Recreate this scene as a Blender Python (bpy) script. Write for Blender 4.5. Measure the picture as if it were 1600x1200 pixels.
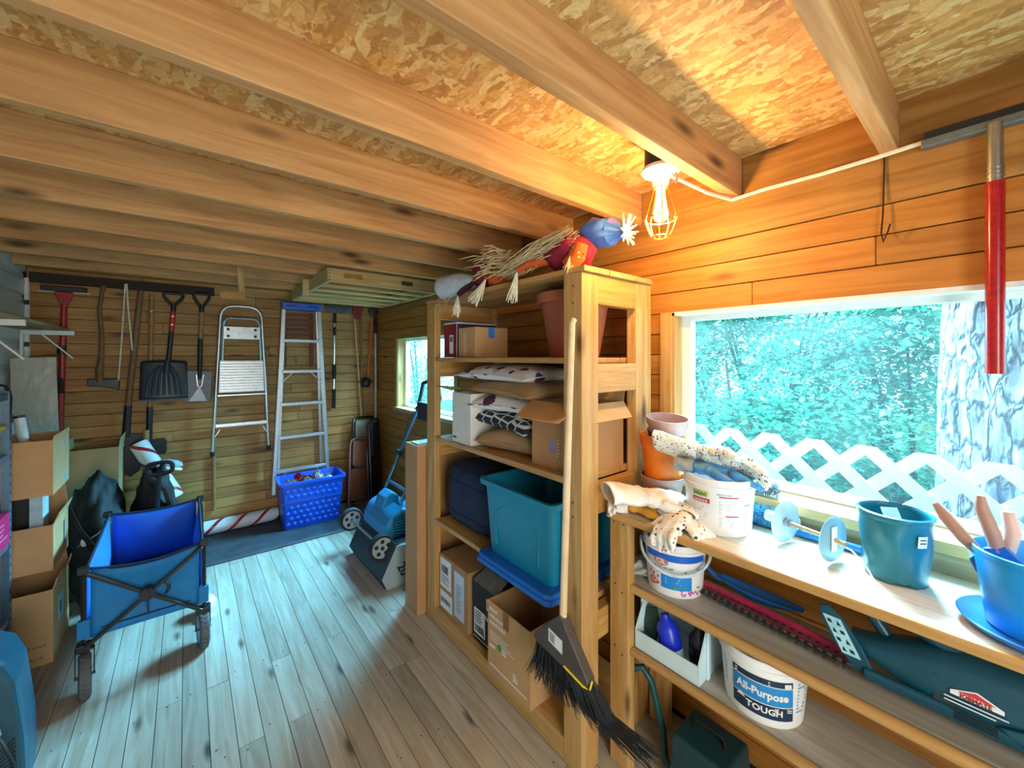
import bpy, bmesh, math, random
from mathutils import Vector, Matrix, Euler
R = math.radians
PI = math.pi
random.seed(7)
scene = bpy.context.scene
for o in list(bpy.data.objects):
    bpy.data.objects.remove(o)
COL = scene.collection

# ------------------------------------------------------------------ camera
cam_d = bpy.data.cameras.new('camera')
cam_d.sensor_fit = 'HORIZONTAL'; cam_d.sensor_width = 36.0
cam_d.lens = 36.0 * 622 / 1600
cam_d.shift_y = -42 / 1600
cam_d.clip_start = 0.02
cam = bpy.data.objects.new('camera', cam_d); COL.objects.link(cam)
cam.location = (0, 0, 1.45)
cam.rotation_euler = (R(90), 0, R(-39.3))
scene.camera = cam

# ------------------------------------------------------------------ daylight: cool sky all around
world = bpy.data.worlds.new('sky'); scene.world = world
world.use_nodes = True
bg = world.node_tree.nodes['Background']
bg.inputs[0].default_value = (0.42, 0.80, 1.0, 1)
bg.inputs[1].default_value = 3.3

def area_light(name, loc, target, sx, sy, power, color):
    d = bpy.data.lights.new(name, 'AREA'); d.shape = 'RECTANGLE'
    d.size = sx; d.size_y = sy; d.energy = power; d.color = color
    o = bpy.data.objects.new(name, d); COL.objects.link(o)
    o.location = loc
    o.rotation_euler = (Vector(target) - Vector(loc)).to_track_quat('-Z', 'Y').to_euler()
    return o
# bright open sky over the trees, entering by the small window and by the big one
area_light('sky_light_small_window', (2.75, 3.25, 2.45), (0.3, 2.7, 0.2), 1.7, 1.5, 1700, (0.20, 0.66, 1.0))
area_light('sky_light_big_window', (2.5, 0.85, 2.55), (1.3, 0.3, 0.9), 1.2, 0.8, 520, (0.36, 0.78, 1.0))
# warm fill lamp added in the doorway behind the camera
area_light('doorway_fill_light', (0.15, -1.15, 1.05), (0.55, 2.0, -0.2), 0.9, 1.4, 34, (1.0, 0.80, 0.62))

vs = scene.view_settings
vs.view_transform = 'Standard'; vs.look = 'None'; vs.gamma = 1.0; vs.use_curve_mapping = False
vs.exposure = 0.15
scene.cycles.use_denoising = True
scene.cycles.max_bounces = 8
scene.cycles.sample_clamp_indirect = 6.0

W, XL, D, YF = 1.54, -0.83, 4.13, -0.9      # right wall, left wall, back wall, front wall
ZJ, ZC = 2.026, 2.166                       # joist underside, ceiling sheet

# ------------------------------------------------------------------ materials
def lin(h):
    if isinstance(h, str):
        h = h.lstrip('#'); h = [int(h[i:i+2], 16) / 255 for i in (0, 2, 4)]
        return tuple((c / 12.92 if c <= .04045 else ((c + .055) / 1.055) ** 2.4) for c in h) + (1,)
    return tuple(h)[:3] + (1,)

class NT:
    def __init__(s, name):
        s.m = bpy.data.materials.new(name); s.m.use_nodes = True
        s.t = s.m.node_tree; s.p = s.t.nodes['Principled BSDF']; s.out = s.t.nodes['Material Output']
    def n(s, typ, **k):
        nd = s.t.nodes.new(typ)
        for a, v in k.items(): setattr(nd, a, v)
        return nd
    def l(s, a, b): s.t.links.new(a, b)
    def ramp(s, fac, stops):
        r = s.n('ShaderNodeValToRGB'); e = r.color_ramp.elements
        while len(e) < len(stops): e.new(0.5)
        for el, (p, c) in zip(e, stops):
            el.position = p; el.color = c if len(c) == 4 else tuple(c) + (1,)
        s.l(fac, r.inputs[0]); return r.outputs[0]
    def mix(s, fac, a, b, blend='MIX'):
        m = s.n('ShaderNodeMix', data_type='RGBA', blend_type=blend)
        for sock, v in ((m.inputs[0], fac), (m.inputs[6], a), (m.inputs[7], b)):
            if hasattr(v, 'is_linked') or isinstance(v, bpy.types.NodeSocket): s.l(v, sock)
            else: sock.default_value = v
        return m.outputs[2]
    def coords(s, scale, rnd=True, rot=None, kind='Object'):
        tc = s.n('ShaderNodeTexCoord'); src = tc.outputs[kind]
        if rnd:
            oi = s.n('ShaderNodeObjectInfo')
            mu = s.n('ShaderNodeMath', operation='MULTIPLY'); mu.inputs[1].default_value = 37.0
            s.l(oi.outputs['Random'], mu.inputs[0])
            ad = s.n('ShaderNodeVectorMath', operation='ADD')
            s.l(src, ad.inputs[0]); s.l(mu.outputs[0], ad.inputs[1]); src = ad.outputs[0]
        mp = s.n('ShaderNodeMapping'); mp.inputs['Scale'].default_value = scale
        if rot: mp.inputs['Rotation'].default_value = rot
        s.l(src, mp.inputs[0]); return mp.outputs[0]
    def noise(s, vec, scale, detail=4, dist=0.0, rough=.55):
        n = s.n('ShaderNodeTexNoise'); n.inputs['Scale'].default_value = scale
        n.inputs['Detail'].default_value = detail; n.inputs['Distortion'].default_value = dist
        n.inputs['Roughness'].default_value = rough
        s.l(vec, n.inputs['Vector']); return n.outputs['Fac']
    def bump(s, h, strength=.3, dist=.01):
        b = s.n('ShaderNodeBump'); b.inputs['Strength'].default_value = strength
        b.inputs['Distance'].default_value = dist
        s.l(h, b.inputs['Height']); s.l(b.outputs[0], s.p.inputs['Normal'])

MATS = {}
def wood(key, light, dark, axis='Y', knots=.10, rough=.55, var=.25, grain=1.0, tone=.82, sat=1.10):
    if key in MATS: return MATS[key]
    s = NT(key); i = 'XYZ'.index(axis)
    sc = [16 * grain] * 3; sc[i] = 1.1
    v = s.coords(sc)
    g = s.noise(v, 1.6, 5, 1.2)
    fine = s.noise(v, 9, 3, .3)
    c = s.ramp(g, [(.32, lin(dark)), (.5, tuple((a + b) / 2 for a, b in zip(lin(light), lin(dark)))), (.66, lin(light))])
    c = s.mix(.22, c, s.ramp(fine, [(.3, (.6, .6, .6, 1)), (.65, (1, 1, 1, 1))]), 'MULTIPLY')
    if knots:
        sk = [8.0] * 3; sk[i] = 2.4
        kv = s.coords(sk)
        vo = s.n('ShaderNodeTexVoronoi'); vo.inputs['Scale'].default_value = 1.0
        s.l(kv, vo.inputs['Vector'])
        kf = s.ramp(vo.outputs['Distance'], [(knots * .35, (1, 1, 1, 1)), (knots * 1.25, (0, 0, 0, 1))])
        dk = tuple(x * .28 for x in lin(dark)[:3]) + (1,)
        c = s.mix(kf, c, dk)
    oi = s.n('ShaderNodeObjectInfo')
    mr = s.n('ShaderNodeMapRange'); mr.inputs[3].default_value = tone * (1 - var); mr.inputs[4].default_value = tone * (1 + var * .6)
    s.l(oi.outputs['Random'], mr.inputs[0])
    hs = s.n('ShaderNodeHueSaturation'); hs.inputs['Saturation'].default_value = sat; s.l(c, hs.inputs['Color']); s.l(mr.outputs[0], hs.inputs['Value'])
    s.l(hs.outputs[0], s.p.inputs['Base Color']); s.p.inputs['Roughness'].default_value = rough
    s.bump(g, .12, .004)
    MATS[key] = s.m; return s.m

def plain(key, color, rough=.5, metal=0.0, var=.12, scale=30, bump=0.0, spec=.5, coat=0, emis=None, alpha=None, trans=0, sheen=0):
    if key in MATS: return MATS[key]
    s = NT(key); p = s.p; c = lin(color)
    if var:
        v = s.coords((1, 1, 1)); f = s.noise(v, scale, 3)
        lo = tuple(x * (1 - var) for x in c[:3]) + (1,); hi = tuple(min(1, x * (1 + var)) for x in c[:3]) + (1,)
        s.l(s.ramp(f, [(.35, lo), (.65, hi)]), p.inputs['Base Color'])
        if bump: s.bump(f, bump, .003)
    else: p.inputs['Base Color'].default_value = c
    p.inputs['Roughness'].default_value = rough; p.inputs['Metallic'].default_value = metal
    p.inputs['Specular IOR Level'].default_value = spec
    if coat: p.inputs['Coat Weight'].default_value = coat
    if trans: p.inputs['Transmission Weight'].default_value = trans
    if emis: p.inputs['Emission Color'].default_value = lin(emis[0]); p.inputs['Emission Strength'].default_value = emis[1]
    MATS[key] = s.m; return s.m

def osb_mat():
    s = NT('osb')
    cols = [(0, lin('#ae7c46')), (.2, lin('#c4904f')), (.5, lin('#d6a460')), (.8, lin('#e6c78c')), (1, lin('#bb894c'))]
    outs = []; dists = []
    for rot, sc in (((0, 0, .5), (42, 9, 20)), ((0, 0, 2.0), (38, 8, 20)), ((0, 0, 1.2), (50, 11, 20))):
        v = s.coords((1, 1, 1), rnd=False)
        nz = s.n('ShaderNodeTexNoise'); nz.inputs['Scale'].default_value = 7
        s.l(v, nz.inputs['Vector'])
        ad = s.n('ShaderNodeVectorMath', operation='SCALE'); ad.inputs['Scale'].default_value = .06
        s.l(nz.outputs['Color'], ad.inputs[0])
        a2 = s.n('ShaderNodeVectorMath', operation='ADD'); s.l(v, a2.inputs[0]); s.l(ad.outputs[0], a2.inputs[1])
        mp = s.n('ShaderNodeMapping'); mp.inputs['Scale'].default_value = sc; mp.inputs['Rotation'].default_value = rot
        s.l(a2.outputs[0], mp.inputs[0])
        vo = s.n('ShaderNodeTexVoronoi'); vo.inputs['Scale'].default_value = 1.0; s.l(mp.outputs[0], vo.inputs['Vector'])
        sx = s.n('ShaderNodeSeparateColor'); s.l(vo.outputs['Color'], sx.inputs[0])
        outs.append(s.ramp(sx.outputs[0], cols)); dists.append(sx.outputs[1])
    v = s.coords((1, 1, 1), rnd=False)
    m1 = s.ramp(s.noise(v, 17, 3, .8), [(.47, (0, 0, 0, 1)), (.52, (1, 1, 1, 1))])
    m2 = s.ramp(s.noise(v, 14, 3, 1.5), [(.50, (0, 0, 0, 1)), (.54, (1, 1, 1, 1))])
    c = s.mix(m2, s.mix(m1, outs[0], outs[1]), outs[2])
    c = s.mix(.45, c, s.ramp(s.noise(v, 90, 3), [(.3, (.6, .55, .5, 1)), (.6, (1, 1, 1, 1))]), 'MULTIPLY')
    s.l(c, s.p.inputs['Base Color']); s.p.inputs['Roughness'].default_value = .55
    s.bump(dists[0], .25, .004)
    MATS['osb'] = s.m; return s.m

def stripes_mat(key, c1, c2, axis_vec, freq, width, rough=.4):
    s = NT(key); v = s.coords((1, 1, 1), rnd=False)
    d = s.n('ShaderNodeVectorMath', operation='DOT_PRODUCT'); s.l(v, d.inputs[0]); d.inputs[1].default_value = axis_vec
    m = s.n('ShaderNodeMath', operation='MULTIPLY'); s.l(d.outputs['Value'], m.inputs[0]); m.inputs[1].default_value = freq
    f = s.n('ShaderNodeMath', operation='FRACT'); s.l(m.outputs[0], f.inputs[0])
    l = s.n('ShaderNodeMath', operation='LESS_THAN'); s.l(f.outputs[0], l.inputs[0]); l.inputs[1].default_value = width
    s.l(s.mix(l.outputs[0], lin(c1), lin(c2)), s.p.inputs['Base Color']); s.p.inputs['Roughness'].default_value = rough
    MATS[key] = s.m; return s.m

def spots_mat(key, ground, spots, scale, size, rough=.9):
    """cloth print: scattered blotches of several colours"""
    s = NT(key); c = lin(ground)
    for k, (col, sc) in enumerate(spots):
        v = s.coords((1, 1, 1)); a = s.n('ShaderNodeVectorMath', operation='ADD'); s.l(v, a.inputs[0]); a.inputs[1].default_value = (k * 3.7, k * 1.3, 0)
        vo = s.n('ShaderNodeTexVoronoi'); vo.inputs['Scale'].default_value = scale * sc
        s.l(a.outputs[0], vo.inputs['Vector'])
        nz = s.noise(v, scale * 2.2, 2)
        ad = s.n('ShaderNodeMath', operation='MULTIPLY_ADD'); s.l(nz, ad.inputs[0]); ad.inputs[1].default_value = .35; s.l(vo.outputs['Distance'], ad.inputs[2])
        f = s.ramp(ad.outputs[0], [(size, (1, 1, 1, 1)), (size + .03, (0, 0, 0, 1))])
        c = s.mix(f, c, lin(col))
    s.l(c, s.p.inputs['Base Color']); s.p.inputs['Roughness'].default_value = rough
    MATS[key] = s.m; return s.m

def glass_mat(key='window_glass'):
    s = NT(key); t = s.t
    tr = s.n('ShaderNodeBsdfTransparent'); tr.inputs[0].default_value = (.97, .99, 1, 1)
    gl = s.n('ShaderNodeBsdfGlossy'); gl.inputs['Roughness'].default_value = .02
    df = s.n('ShaderNodeBsdfTranslucent'); df.inputs[0].default_value = (.9, .95, 1, 1)
    lw = s.n('ShaderNodeLayerWeight'); lw.inputs[0].default_value = .5
    pw_ = s.n('ShaderNodeMath', operation='POWER'); s.l(lw.outputs['Facing'], pw_.inputs[0]); pw_.inputs[1].default_value = 5.0
    fr = s.n('ShaderNodeMath', operation='MULTIPLY_ADD'); s.l(pw_.outputs[0], fr.inputs[0]); fr.inputs[1].default_value = .5; fr.inputs[2].default_value = .015
    v = s.coords((1, 1, 1), rnd=False)
    glare_haze = s.n('ShaderNodeMapRange'); glare_haze.inputs[1].default_value = .3; glare_haze.inputs[2].default_value = .75  # patchy milky film in the pane imitates glare on the window
    glare_haze.inputs[3].default_value = .001; glare_haze.inputs[4].default_value = .018
    s.l(s.noise(v, 2.2, 6), glare_haze.inputs[0])
    m1 = s.n('ShaderNodeMixShader'); s.l(glare_haze.outputs[0], m1.inputs[0]); s.l(tr.outputs[0], m1.inputs[1]); s.l(df.outputs[0], m1.inputs[2])
    m2 = s.n('ShaderNodeMixShader'); s.l(fr.outputs[0], m2.inputs[0]); s.l(m1.outputs[0], m2.inputs[1]); s.l(gl.outputs[0], m2.inputs[2])
    s.l(m2.outputs[0], s.out.inputs[0]); MATS[key] = s.m; return s.m

def film_mat(key='clear_film', col=(.8, .8, .72, 1), a=.45):
    s = NT(key)
    tr = s.n('ShaderNodeBsdfTransparent'); s.p.inputs['Base Color'].default_value = col; s.p.inputs['Roughness'].default_value = .15
    v = s.coords((1, 1, 1)); f = s.noise(v, 16, 4, 1.5); s.bump(f, .8, .02)
    m = s.n('ShaderNodeMixShader'); m.inputs[0].default_value = a
    s.l(tr.outputs[0], m.inputs[1]); s.l(s.p.outputs[0], m.inputs[2]); s.l(m.outputs[0], s.out.inputs[0])
    MATS[key] = s.m; return s.m

def leaf_mat(key, c1, c2):
    s = NT(key)
    geo = s.n('ShaderNodeNewGeometry')
    v = s.coords((1, 1, 1)); f = s.noise(v, 3.5, 3)
    mx = s.mix(.5, s.ramp(geo.outputs['Random Per Island'], [(0, lin(c1)), (1, lin(c2))]), s.ramp(f, [(.3, lin(c1)), (.7, lin(c2))]))
    s.l(mx, s.p.inputs['Base Color']); s.p.inputs['Roughness'].default_value = .5
    tl = s.n('ShaderNodeBsdfTranslucent'); s.l(mx, tl.inputs[0])
    m = s.n('ShaderNodeMixShader'); m.inputs[0].default_value = .4
    s.l(s.p.outputs[0], m.inputs[1]); s.l(tl.outputs[0], m.inputs[2]); s.l(m.outputs[0], s.out.inputs[0])
    MATS[key] = s.m; return s.m

# ------------------------------------------------------------------ geometry helpers
def V(*a): return Vector(a if len(a) > 1 else a[0])

class MB:
    def __init__(s): s.v = []; s.f = []
    def add(s, vs, fs, M=None):
        b = len(s.v)
        s.v += [tuple(M @ Vector(p)) if M else tuple(p) for p in vs]
        s.f += [tuple(i + b for i in f) for f in fs]; return s
    def box(s, x0, x1, y0, y1, z0, z1, M=None, taper=0, flare=0):
        t = taper
        vs = [(x0+t, y0+t, z0), (x1-t, y0+t, z0), (x1-t, y1-t, z0), (x0+t, y1-t, z0), (x0, y0, z1), (x1, y0, z1), (x1, y1, z1), (x0, y1, z1)]
        return s.add(vs, [(3, 2, 1, 0), (4, 5, 6, 7), (0, 1, 5, 4), (1, 2, 6, 5), (2, 3, 7, 6), (3, 0, 4, 7)], M)
    def bar(s, p, q, w, h, up=(0, 0, 1), w2=None, h2=None):
        p = Vector(p); q = Vector(q); d = (q - p).normalized(); u = Vector(up)
        if abs(d.dot(u)) > .99: u = Vector((1, 0, 0))
        a = d.cross(u).normalized(); b = a.cross(d).normalized()
        w2 = w if w2 is None else w2; h2 = h if h2 is None else h2
        vs = []
        for c, ww, hh in ((p, w, h), (q, w2, h2)):
            for i, j in ((-1, -1), (1, -1), (1, 1), (-1, 1)): vs.append(c + a * (i * ww / 2) + b * (j * hh / 2))
        return s.add(vs, [(3, 2, 1, 0), (4, 5, 6, 7), (0, 1, 5, 4), (1, 2, 6, 5), (2, 3, 7, 6), (3, 0, 4, 7)])
    def tube(s, pts, r, n=10, closed=False, cap=True, flat=1.0):
        pts = [Vector(p) for p in pts]; m = len(pts)
        rs = r if isinstance(r, (list, tuple)) else [r] * m
        tan = []
        for i in range(m):
            a = pts[(i - 1) % m] if (closed or i) else pts[0]; b = pts[(i + 1) % m] if (closed or i < m - 1) else pts[-1]
            tan.append((b - a).normalized() if (b - a).length > 1e-9 else Vector((0, 0, 1)))
        up = Vector((0, 0, 1)) if abs(tan[0].z) < .9 else Vector((1, 0, 0))
        u = (up - tan[0] * up.dot(tan[0])).normalized(); vs = []
        for i in range(m):
            u = (u - tan[i] * u.dot(tan[i]))
            u = u.normalized() if u.length > 1e-6 else tan[i].orthogonal().normalized()
            w = tan[i].cross(u)
            for k in range(n):
                an = 2 * PI * k / n
                vs.append(pts[i] + (u * math.cos(an) * flat + w * math.sin(an)) * rs[i])
        fs = []
        for i in range(m if closed else m - 1):
            j = (i + 1) % m
            for k in range(n): fs.append((i*n+k, i*n+(k+1) % n, j*n+(k+1) % n, j*n+k))
        if cap and not closed: fs += [tuple(range(n))[::-1], tuple(range((m-1)*n, m*n))]
        return s.add(vs, fs)
    def lathe(s, prof, n=32, M=None, a0=0, a1=2*PI, sq=None, cap=True):
        full = abs(a1 - a0 - 2*PI) < 1e-6; cnt = n if full else n + 1; vs = []
        for r, z in prof:
            for k in range(cnt):
                a = a0 + (a1 - a0) * k / n
                c, si = math.cos(a), math.sin(a)
                if sq:
                    e = sq; q = (abs(c) ** e + abs(si) ** e) ** (-1 / e); c *= q; si *= q
                vs.append((r * c, r * si, z))
        fs = []
        for i in range(len(prof) - 1):
            for k in range(n):
                k2 = (k + 1) % cnt
                fs.append((i*cnt+k, i*cnt+k2, (i+1)*cnt+k2, (i+1)*cnt+k))
        if full and cap:
            if prof[0][0] > 1e-6: fs.append(tuple(range(cnt))[::-1])
            if prof[-1][0] > 1e-6: fs.append(tuple((len(prof)-1)*cnt + k for k in range(cnt)))
        return s.add(vs, fs, M)
    def prism(s, poly, h0, h1, M=None):
        n = len(poly)
        vs = [(x, y, h0) for x, y in poly] + [(x, y, h1) for x, y in poly]
        fs = [tuple(range(n))[::-1], tuple(range(n, 2*n))] + [(i, (i+1) % n, n+(i+1) % n, n+i) for i in range(n)]
        return s.add(vs, fs, M)
    def grid(s, fn, nu, nv, cu=False, cv=False):
        vs = [fn(i / (nu if cu else nu - 1), j / (nv if cv else nv - 1)) for i in range(nu) for j in range(nv)]
        fs = []
        for i in range(nu if cu else nu - 1):
            for j in range(nv if cv else nv - 1):
                i2 = (i+1) % nu; j2 = (j+1) % nv
                fs.append((i*nv+j, i2*nv+j, i2*nv+j2, i*nv+j2))
        return s.add(vs, fs)
    def sphere(s, c, r, n=14, m=9, M=None):
        rx, ry, rz = r if isinstance(r, (list, tuple)) else (r, r, r)
        T = Matrix.Translation(Vector(c)) @ (M or Matrix.Identity(4))
        prof = []
        b = MB(); b.lathe([(max(1e-7, math.sin(PI*i/m)), -math.cos(PI*i/m)) for i in range(m+1)], n)
        return s.add([(x*rx, y*ry, z*rz) for x, y, z in b.v], b.f, T)
    def text(s, txt, size, fn, bold=0.0, sx=1.0):
        cu = bpy.data.curves.new('t', 'FONT'); cu.body = txt; cu.size = size; cu.align_x = 'CENTER'; cu.align_y = 'CENTER'
        cu.offset = bold; cu.resolution_u = 2; cu.fill_mode = 'FRONT'
        ob = bpy.data.objects.new('t', cu)
        me = bpy.data.meshes.new_from_object(ob)
        s.add([fn(v.co.x * sx, v.co.y) for v in me.vertices], [tuple(p.vertices) for p in me.polygons])
        bpy.data.objects.remove(ob); bpy.data.meshes.remove(me); bpy.data.curves.remove(cu)
        return s
    def mesh(s, name, mat, smooth=None):
        me = bpy.data.meshes.new(name); me.from_pydata([tuple(p) for p in s.v], [], s.f)
        bm = bmesh.new(); bm.from_mesh(me); bmesh.ops.recalc_face_normals(bm, faces=bm.faces); bm.to_mesh(me); bm.free()
        if mat: me.materials.append(mat)
        if smooth:
            me.shade_smooth()
            me.set_sharp_from_angle(angle=R(smooth if smooth is not True else 40))
        return me
    def build(s, name, mat, parent=None, smooth=None, bevel=0, seg=2, sub=0, solid=0, loc=None, rot=None, label=None, kind=None, remesh=0):
        o = bpy.data.objects.new(name, s.mesh(name, mat, smooth)); COL.objects.link(o)
        if parent: o.parent = parent
        if loc: o.location = loc
        if rot: o.rotation_euler = rot
        if remesh:
            m = o.modifiers.new('r', 'REMESH'); m.mode = 'VOXEL'; m.voxel_size = remesh; m.use_smooth_shade = True
            m = o.modifiers.new('sm', 'SMOOTH'); m.factor = .5; m.iterations = 4
        if solid: m = o.modifiers.new('s', 'SOLIDIFY'); m.thickness = solid; m.offset = 0
        if bevel:
            m = o.modifiers.new('b', 'BEVEL'); m.width = bevel; m.segments = seg; m.limit_method = 'ANGLE'; m.angle_limit = R(35); m.harden_normals = False
        if sub: m = o.modifiers.new('u', 'SUBSURF'); m.levels = sub; m.render_levels = sub
        if label: o['label'] = label
        if not kind and (name.endswith('_print') or name in PRINTS): kind = 'stuff'
        if kind: o['kind'] = kind
        return o

PRINTS = ('printed_text', 'small_lettering', 'handwriting', 'barcode', 'warning_symbols', 'screw_heads', 'vent_slots', 'label_digits', 'label_lettering')
def tag(o, label, cat, group=None):
    o['label'] = label; o['category'] = cat
    if group: o['group'] = group
    return o
def T(name, label, cat, loc=(0, 0, 0), rot=(0, 0, 0), group=None):
    o = bpy.data.objects.new(name, None); COL.objects.link(o); o.empty_display_size = .05
    o.location = loc; o.rotation_euler = rot
    return tag(o, label, cat, group)
def S(name, loc=(0, 0, 0)):
    o = bpy.data.objects.new(name, None); COL.objects.link(o); o.empty_display_size = .05
    o.location = loc; o['kind'] = 'structure'; return o
def inst(me, name, parent, loc=(0, 0, 0), rot=(0, 0, 0), scale=(1, 1, 1), kind=None):
    o = bpy.data.objects.new(name, me); COL.objects.link(o); o.parent = parent
    o.location = loc; o.rotation_euler = rot; o.scale = scale
    if kind: o['kind'] = kind
    return o
def arc(c, r, a0, a1, n, plane='xz', off=0):
    out = []
    for i in range(n + 1):
        a = R(a0 + (a1 - a0) * i / n); x, y = r * math.cos(a), r * math.sin(a)
        p = {'xz': (c[0]+x, c[1]+off, c[2]+y), 'xy': (c[0]+x, c[1]+y, c[2]+off), 'yz': (c[0]+off, c[1]+x, c[2]+y)}[plane]
        out.append(p)
    return out
def clip(poly, n, d):
    out = []
    for i in range(len(poly)):
        a, b = poly[i], poly[(i+1) % len(poly)]
        da = a[0]*n[0] + a[1]*n[1] - d; db = b[0]*n[0] + b[1]*n[1] - d
        if da <= 0: out.append(a)
        if (da < 0 < db) or (db < 0 < da):
            t = da / (da - db); out.append((a[0] + (b[0]-a[0])*t, a[1] + (b[1]-a[1])*t))
    return out
def cyl(cx, cy, rfn, a0, z0, eps=.0008):
    """maps flat print (x right, y up) onto the outside of an upright tub"""
    def f(x, y):
        z = z0 + y; r = rfn(z) + eps; a = a0 + x / r
        return (cx + r * math.cos(a), cy + r * math.sin(a), z)
    return f
def patch(f, x0, x1, y0, y1, n=12):
    mb = MB(); mb.grid(lambda u, v: f(x0 + (x1-x0)*u, y0 + (y1-y0)*v), n, 3); return mb
def flatx(X, yc, zc, eps=.001):
    """print on a face that looks towards -X: text right = -Y"""
    return lambda x, y: (X - eps, yc - x, zc + y)
def flaty(Y, xc, zc, eps=.001):
    """print on a face that looks towards -Y: text right = +X"""
    return lambda x, y: (xc + x, Y - eps, zc + y)
# ================================================================== the setting
M_floor = wood('floor_board', '#d6ccb9', '#b8a58b', 'Y', knots=.12, rough=.42, var=.22, tone=.80, sat=.95)
M_wallX = wood('wall_board_x', '#c89d68', '#a67a4c', 'X', knots=.16, rough=.6, var=.22, tone=.88)
M_wallY = wood('wall_board_y', '#d99b5e', '#bb7a44', 'Y', knots=.14, rough=.55, var=.16)
M_joist = wood('joist_wood', '#d8aa76', '#b48354', 'X', knots=.17, rough=.62, var=.12, tone=.92, sat=1.05)
M_plate = wood('plate_wood', '#c0905a', '#9a6d3c', 'Y', knots=.16, rough=.6, var=.1)
M_pine = wood('pine_z', '#e2bb86', '#c9975c', 'Z', knots=.14, rough=.5, var=.1)
M_pineY = wood('pine_y', '#dcb480', '#c4945c', 'Y', knots=.12, rough=.5, var=.12)
M_pineX = wood('pine_x', '#dcb27c', '#bb8548', 'X', knots=.09, rough=.5, var=.12)
M_pale = wood('pale_pine_x', '#e3cb9c', '#cfae75', 'X', knots=.04, rough=.55, var=.08)
M_paleY = wood('pale_pine_y', '#e3cb9c', '#cfae75', 'Y', knots=.04, rough=.55, var=.08)
M_grey = wood('weathered_y', '#c9b48f', '#9a815c', 'Y', knots=.10, rough=.6, var=.1)
M_osb = osb_mat()
M_white = plain('white_paint', '#e9eaea', .4, var=.04)
M_dark = plain('dark_gap', '#2a2018', .9, var=.2)
M_steel = plain('bare_steel', '#b9c0c4', .32, 1.0, var=.1)
M_alu = plain('aluminium', '#c9ced2', .35, .9, var=.1, scale=60)
M_black = plain('black_plastic', '#17191b', .42, var=.2)
M_rubber = plain('black_rubber', '#1c1c1d', .75, var=.2)
M_nail = plain('nail_mark', '#2b2622', .7, var=.2)

# ---- floor of narrow boards
floor = S('floor')
MB().box(XL-.1, W+.1, YF-.1, D+.1, -.10, -.022).build('subfloor', M_dark, floor)
pw = .0815; n_pl = int(round((W - XL) / pw)); pw = (W - XL) / n_pl
cuts = []
for i in range(n_pl):
    x0 = XL + i * pw; y = YF
    marks = [YF] + sorted(random.choice([.15, .56, .97, 1.37, 1.78, 2.19, 2.6, 3.0, 3.4]) + random.choice([0, .0]) for _ in range(2)) + [D]
    for a, b in zip(marks[:-1], marks[1:]):
        if b - a < .25 and a != YF: continue
        cuts.append((x0, a, b))
cache = {}
for x0, a, b in cuts:
    k = round(b - a, 2)
    if k not in cache:
        cache[k] = MB().box(.0012, pw - .0012, .0012, b - a - .0012, -.022, 0).mesh('plank', M_floor)
    inst(cache[k], 'plank', floor, (x0, a, random.uniform(-.0008, .0004)))
holes = MB()
for i in range(n_pl):
    for yy in (.56, .97, 1.37, 1.78, 2.19, 2.6, 3.0):
        for k in range(random.choice([1, 2, 3])):
            if random.random() < .55:
                cx = XL + (i + random.uniform(.15, .85)) * pw; cy = yy + random.uniform(-.05, .05)
                q = random.uniform(.0018, .0032)
                holes.add([(cx + q*math.cos(t*PI/3), cy + q*1.3*math.sin(t*PI/3), .0012) for t in range(6)], [tuple(range(6))])
holes.build('nail_marks', M_nail, floor, kind='stuff')

def boards(parent, mat, fixed, span, rows, axis, holes_=(), th=.015, face=-1, bh=.085, cutp=.8):
    """horizontal lining boards; fixed = coordinate of the visible face"""
    cache = {}
    for z in rows:
        iv = [span]
        for (h0, h1, za, zb) in holes_:
            if z + .04 > za and z + .04 < zb:
                iv = [s for a, b in iv for s in ((a, min(b, h0)), (max(a, h1), b)) if s[1] - s[0] > .01]
        for a, b in iv:
            pts = [a]
            if b - a > 1.2:
                pts += sorted(a + (b - a) * random.uniform(.2, .8) for _ in range(1 if b - a < 2.5 else 2))
            pts.append(b)
            for p, q in zip(pts[:-1], pts[1:]):
                L = q - p - .0014
                if L < .03: continue
                e = random.uniform(0, .0015)
                mb = MB()
                if axis == 'X':
                    mb.box(0, L, e, th, .0015, bh - .0015); loc = (p, fixed, z)
                else:
                    mb.box(e, th, 0, L, .0015, bh - .0015); loc = (fixed, p, z)
                mb.build('board', mat, parent, bevel=.0022, seg=1, loc=loc)

rows = [1.63 + .085 * k for k in range(-19, 3)]
# ---- back wall
wb = S('wall_back')
MB().box(XL-.1, W+.1, D+.015, D+.08, -.1, ZC).build('sheathing', M_dark, wb)
boards(wb, M_wallX, D, (XL, W), [.015] + [r for r in rows] + [1.885, 1.97, 2.055], 'X')
# ---- right wall with two window openings
wr = S('wall_right')
b = MB(); X0, X1 = W+.015, W+.10
A0, A1, B0, B1, H0, H1 = -.70, .847, 2.54, 3.57, .95, 1.63
b.box(X0, X1, YF-.1, D+.1, -.1, H0).box(X0, X1, YF-.1, D+.1, H1, ZC)
b.box(X0, X1, YF-.1, A0, H0, H1).box(X0, X1, A1, B0, H0, H1).box(X0, X1, B1, D+.1, H0, H1)
b.build('sheathing', M_dark, wr)
boards(wr, M_wallY, W, (YF, D), rows, 'Y', holes_=[(A0, A1, H0, H1), (B0, B1, H0, H1)])
MB().box(W-.004, W+.05, YF, D, 1.886, ZJ).build('top_plate', M_plate, wr, bevel=.004)
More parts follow.
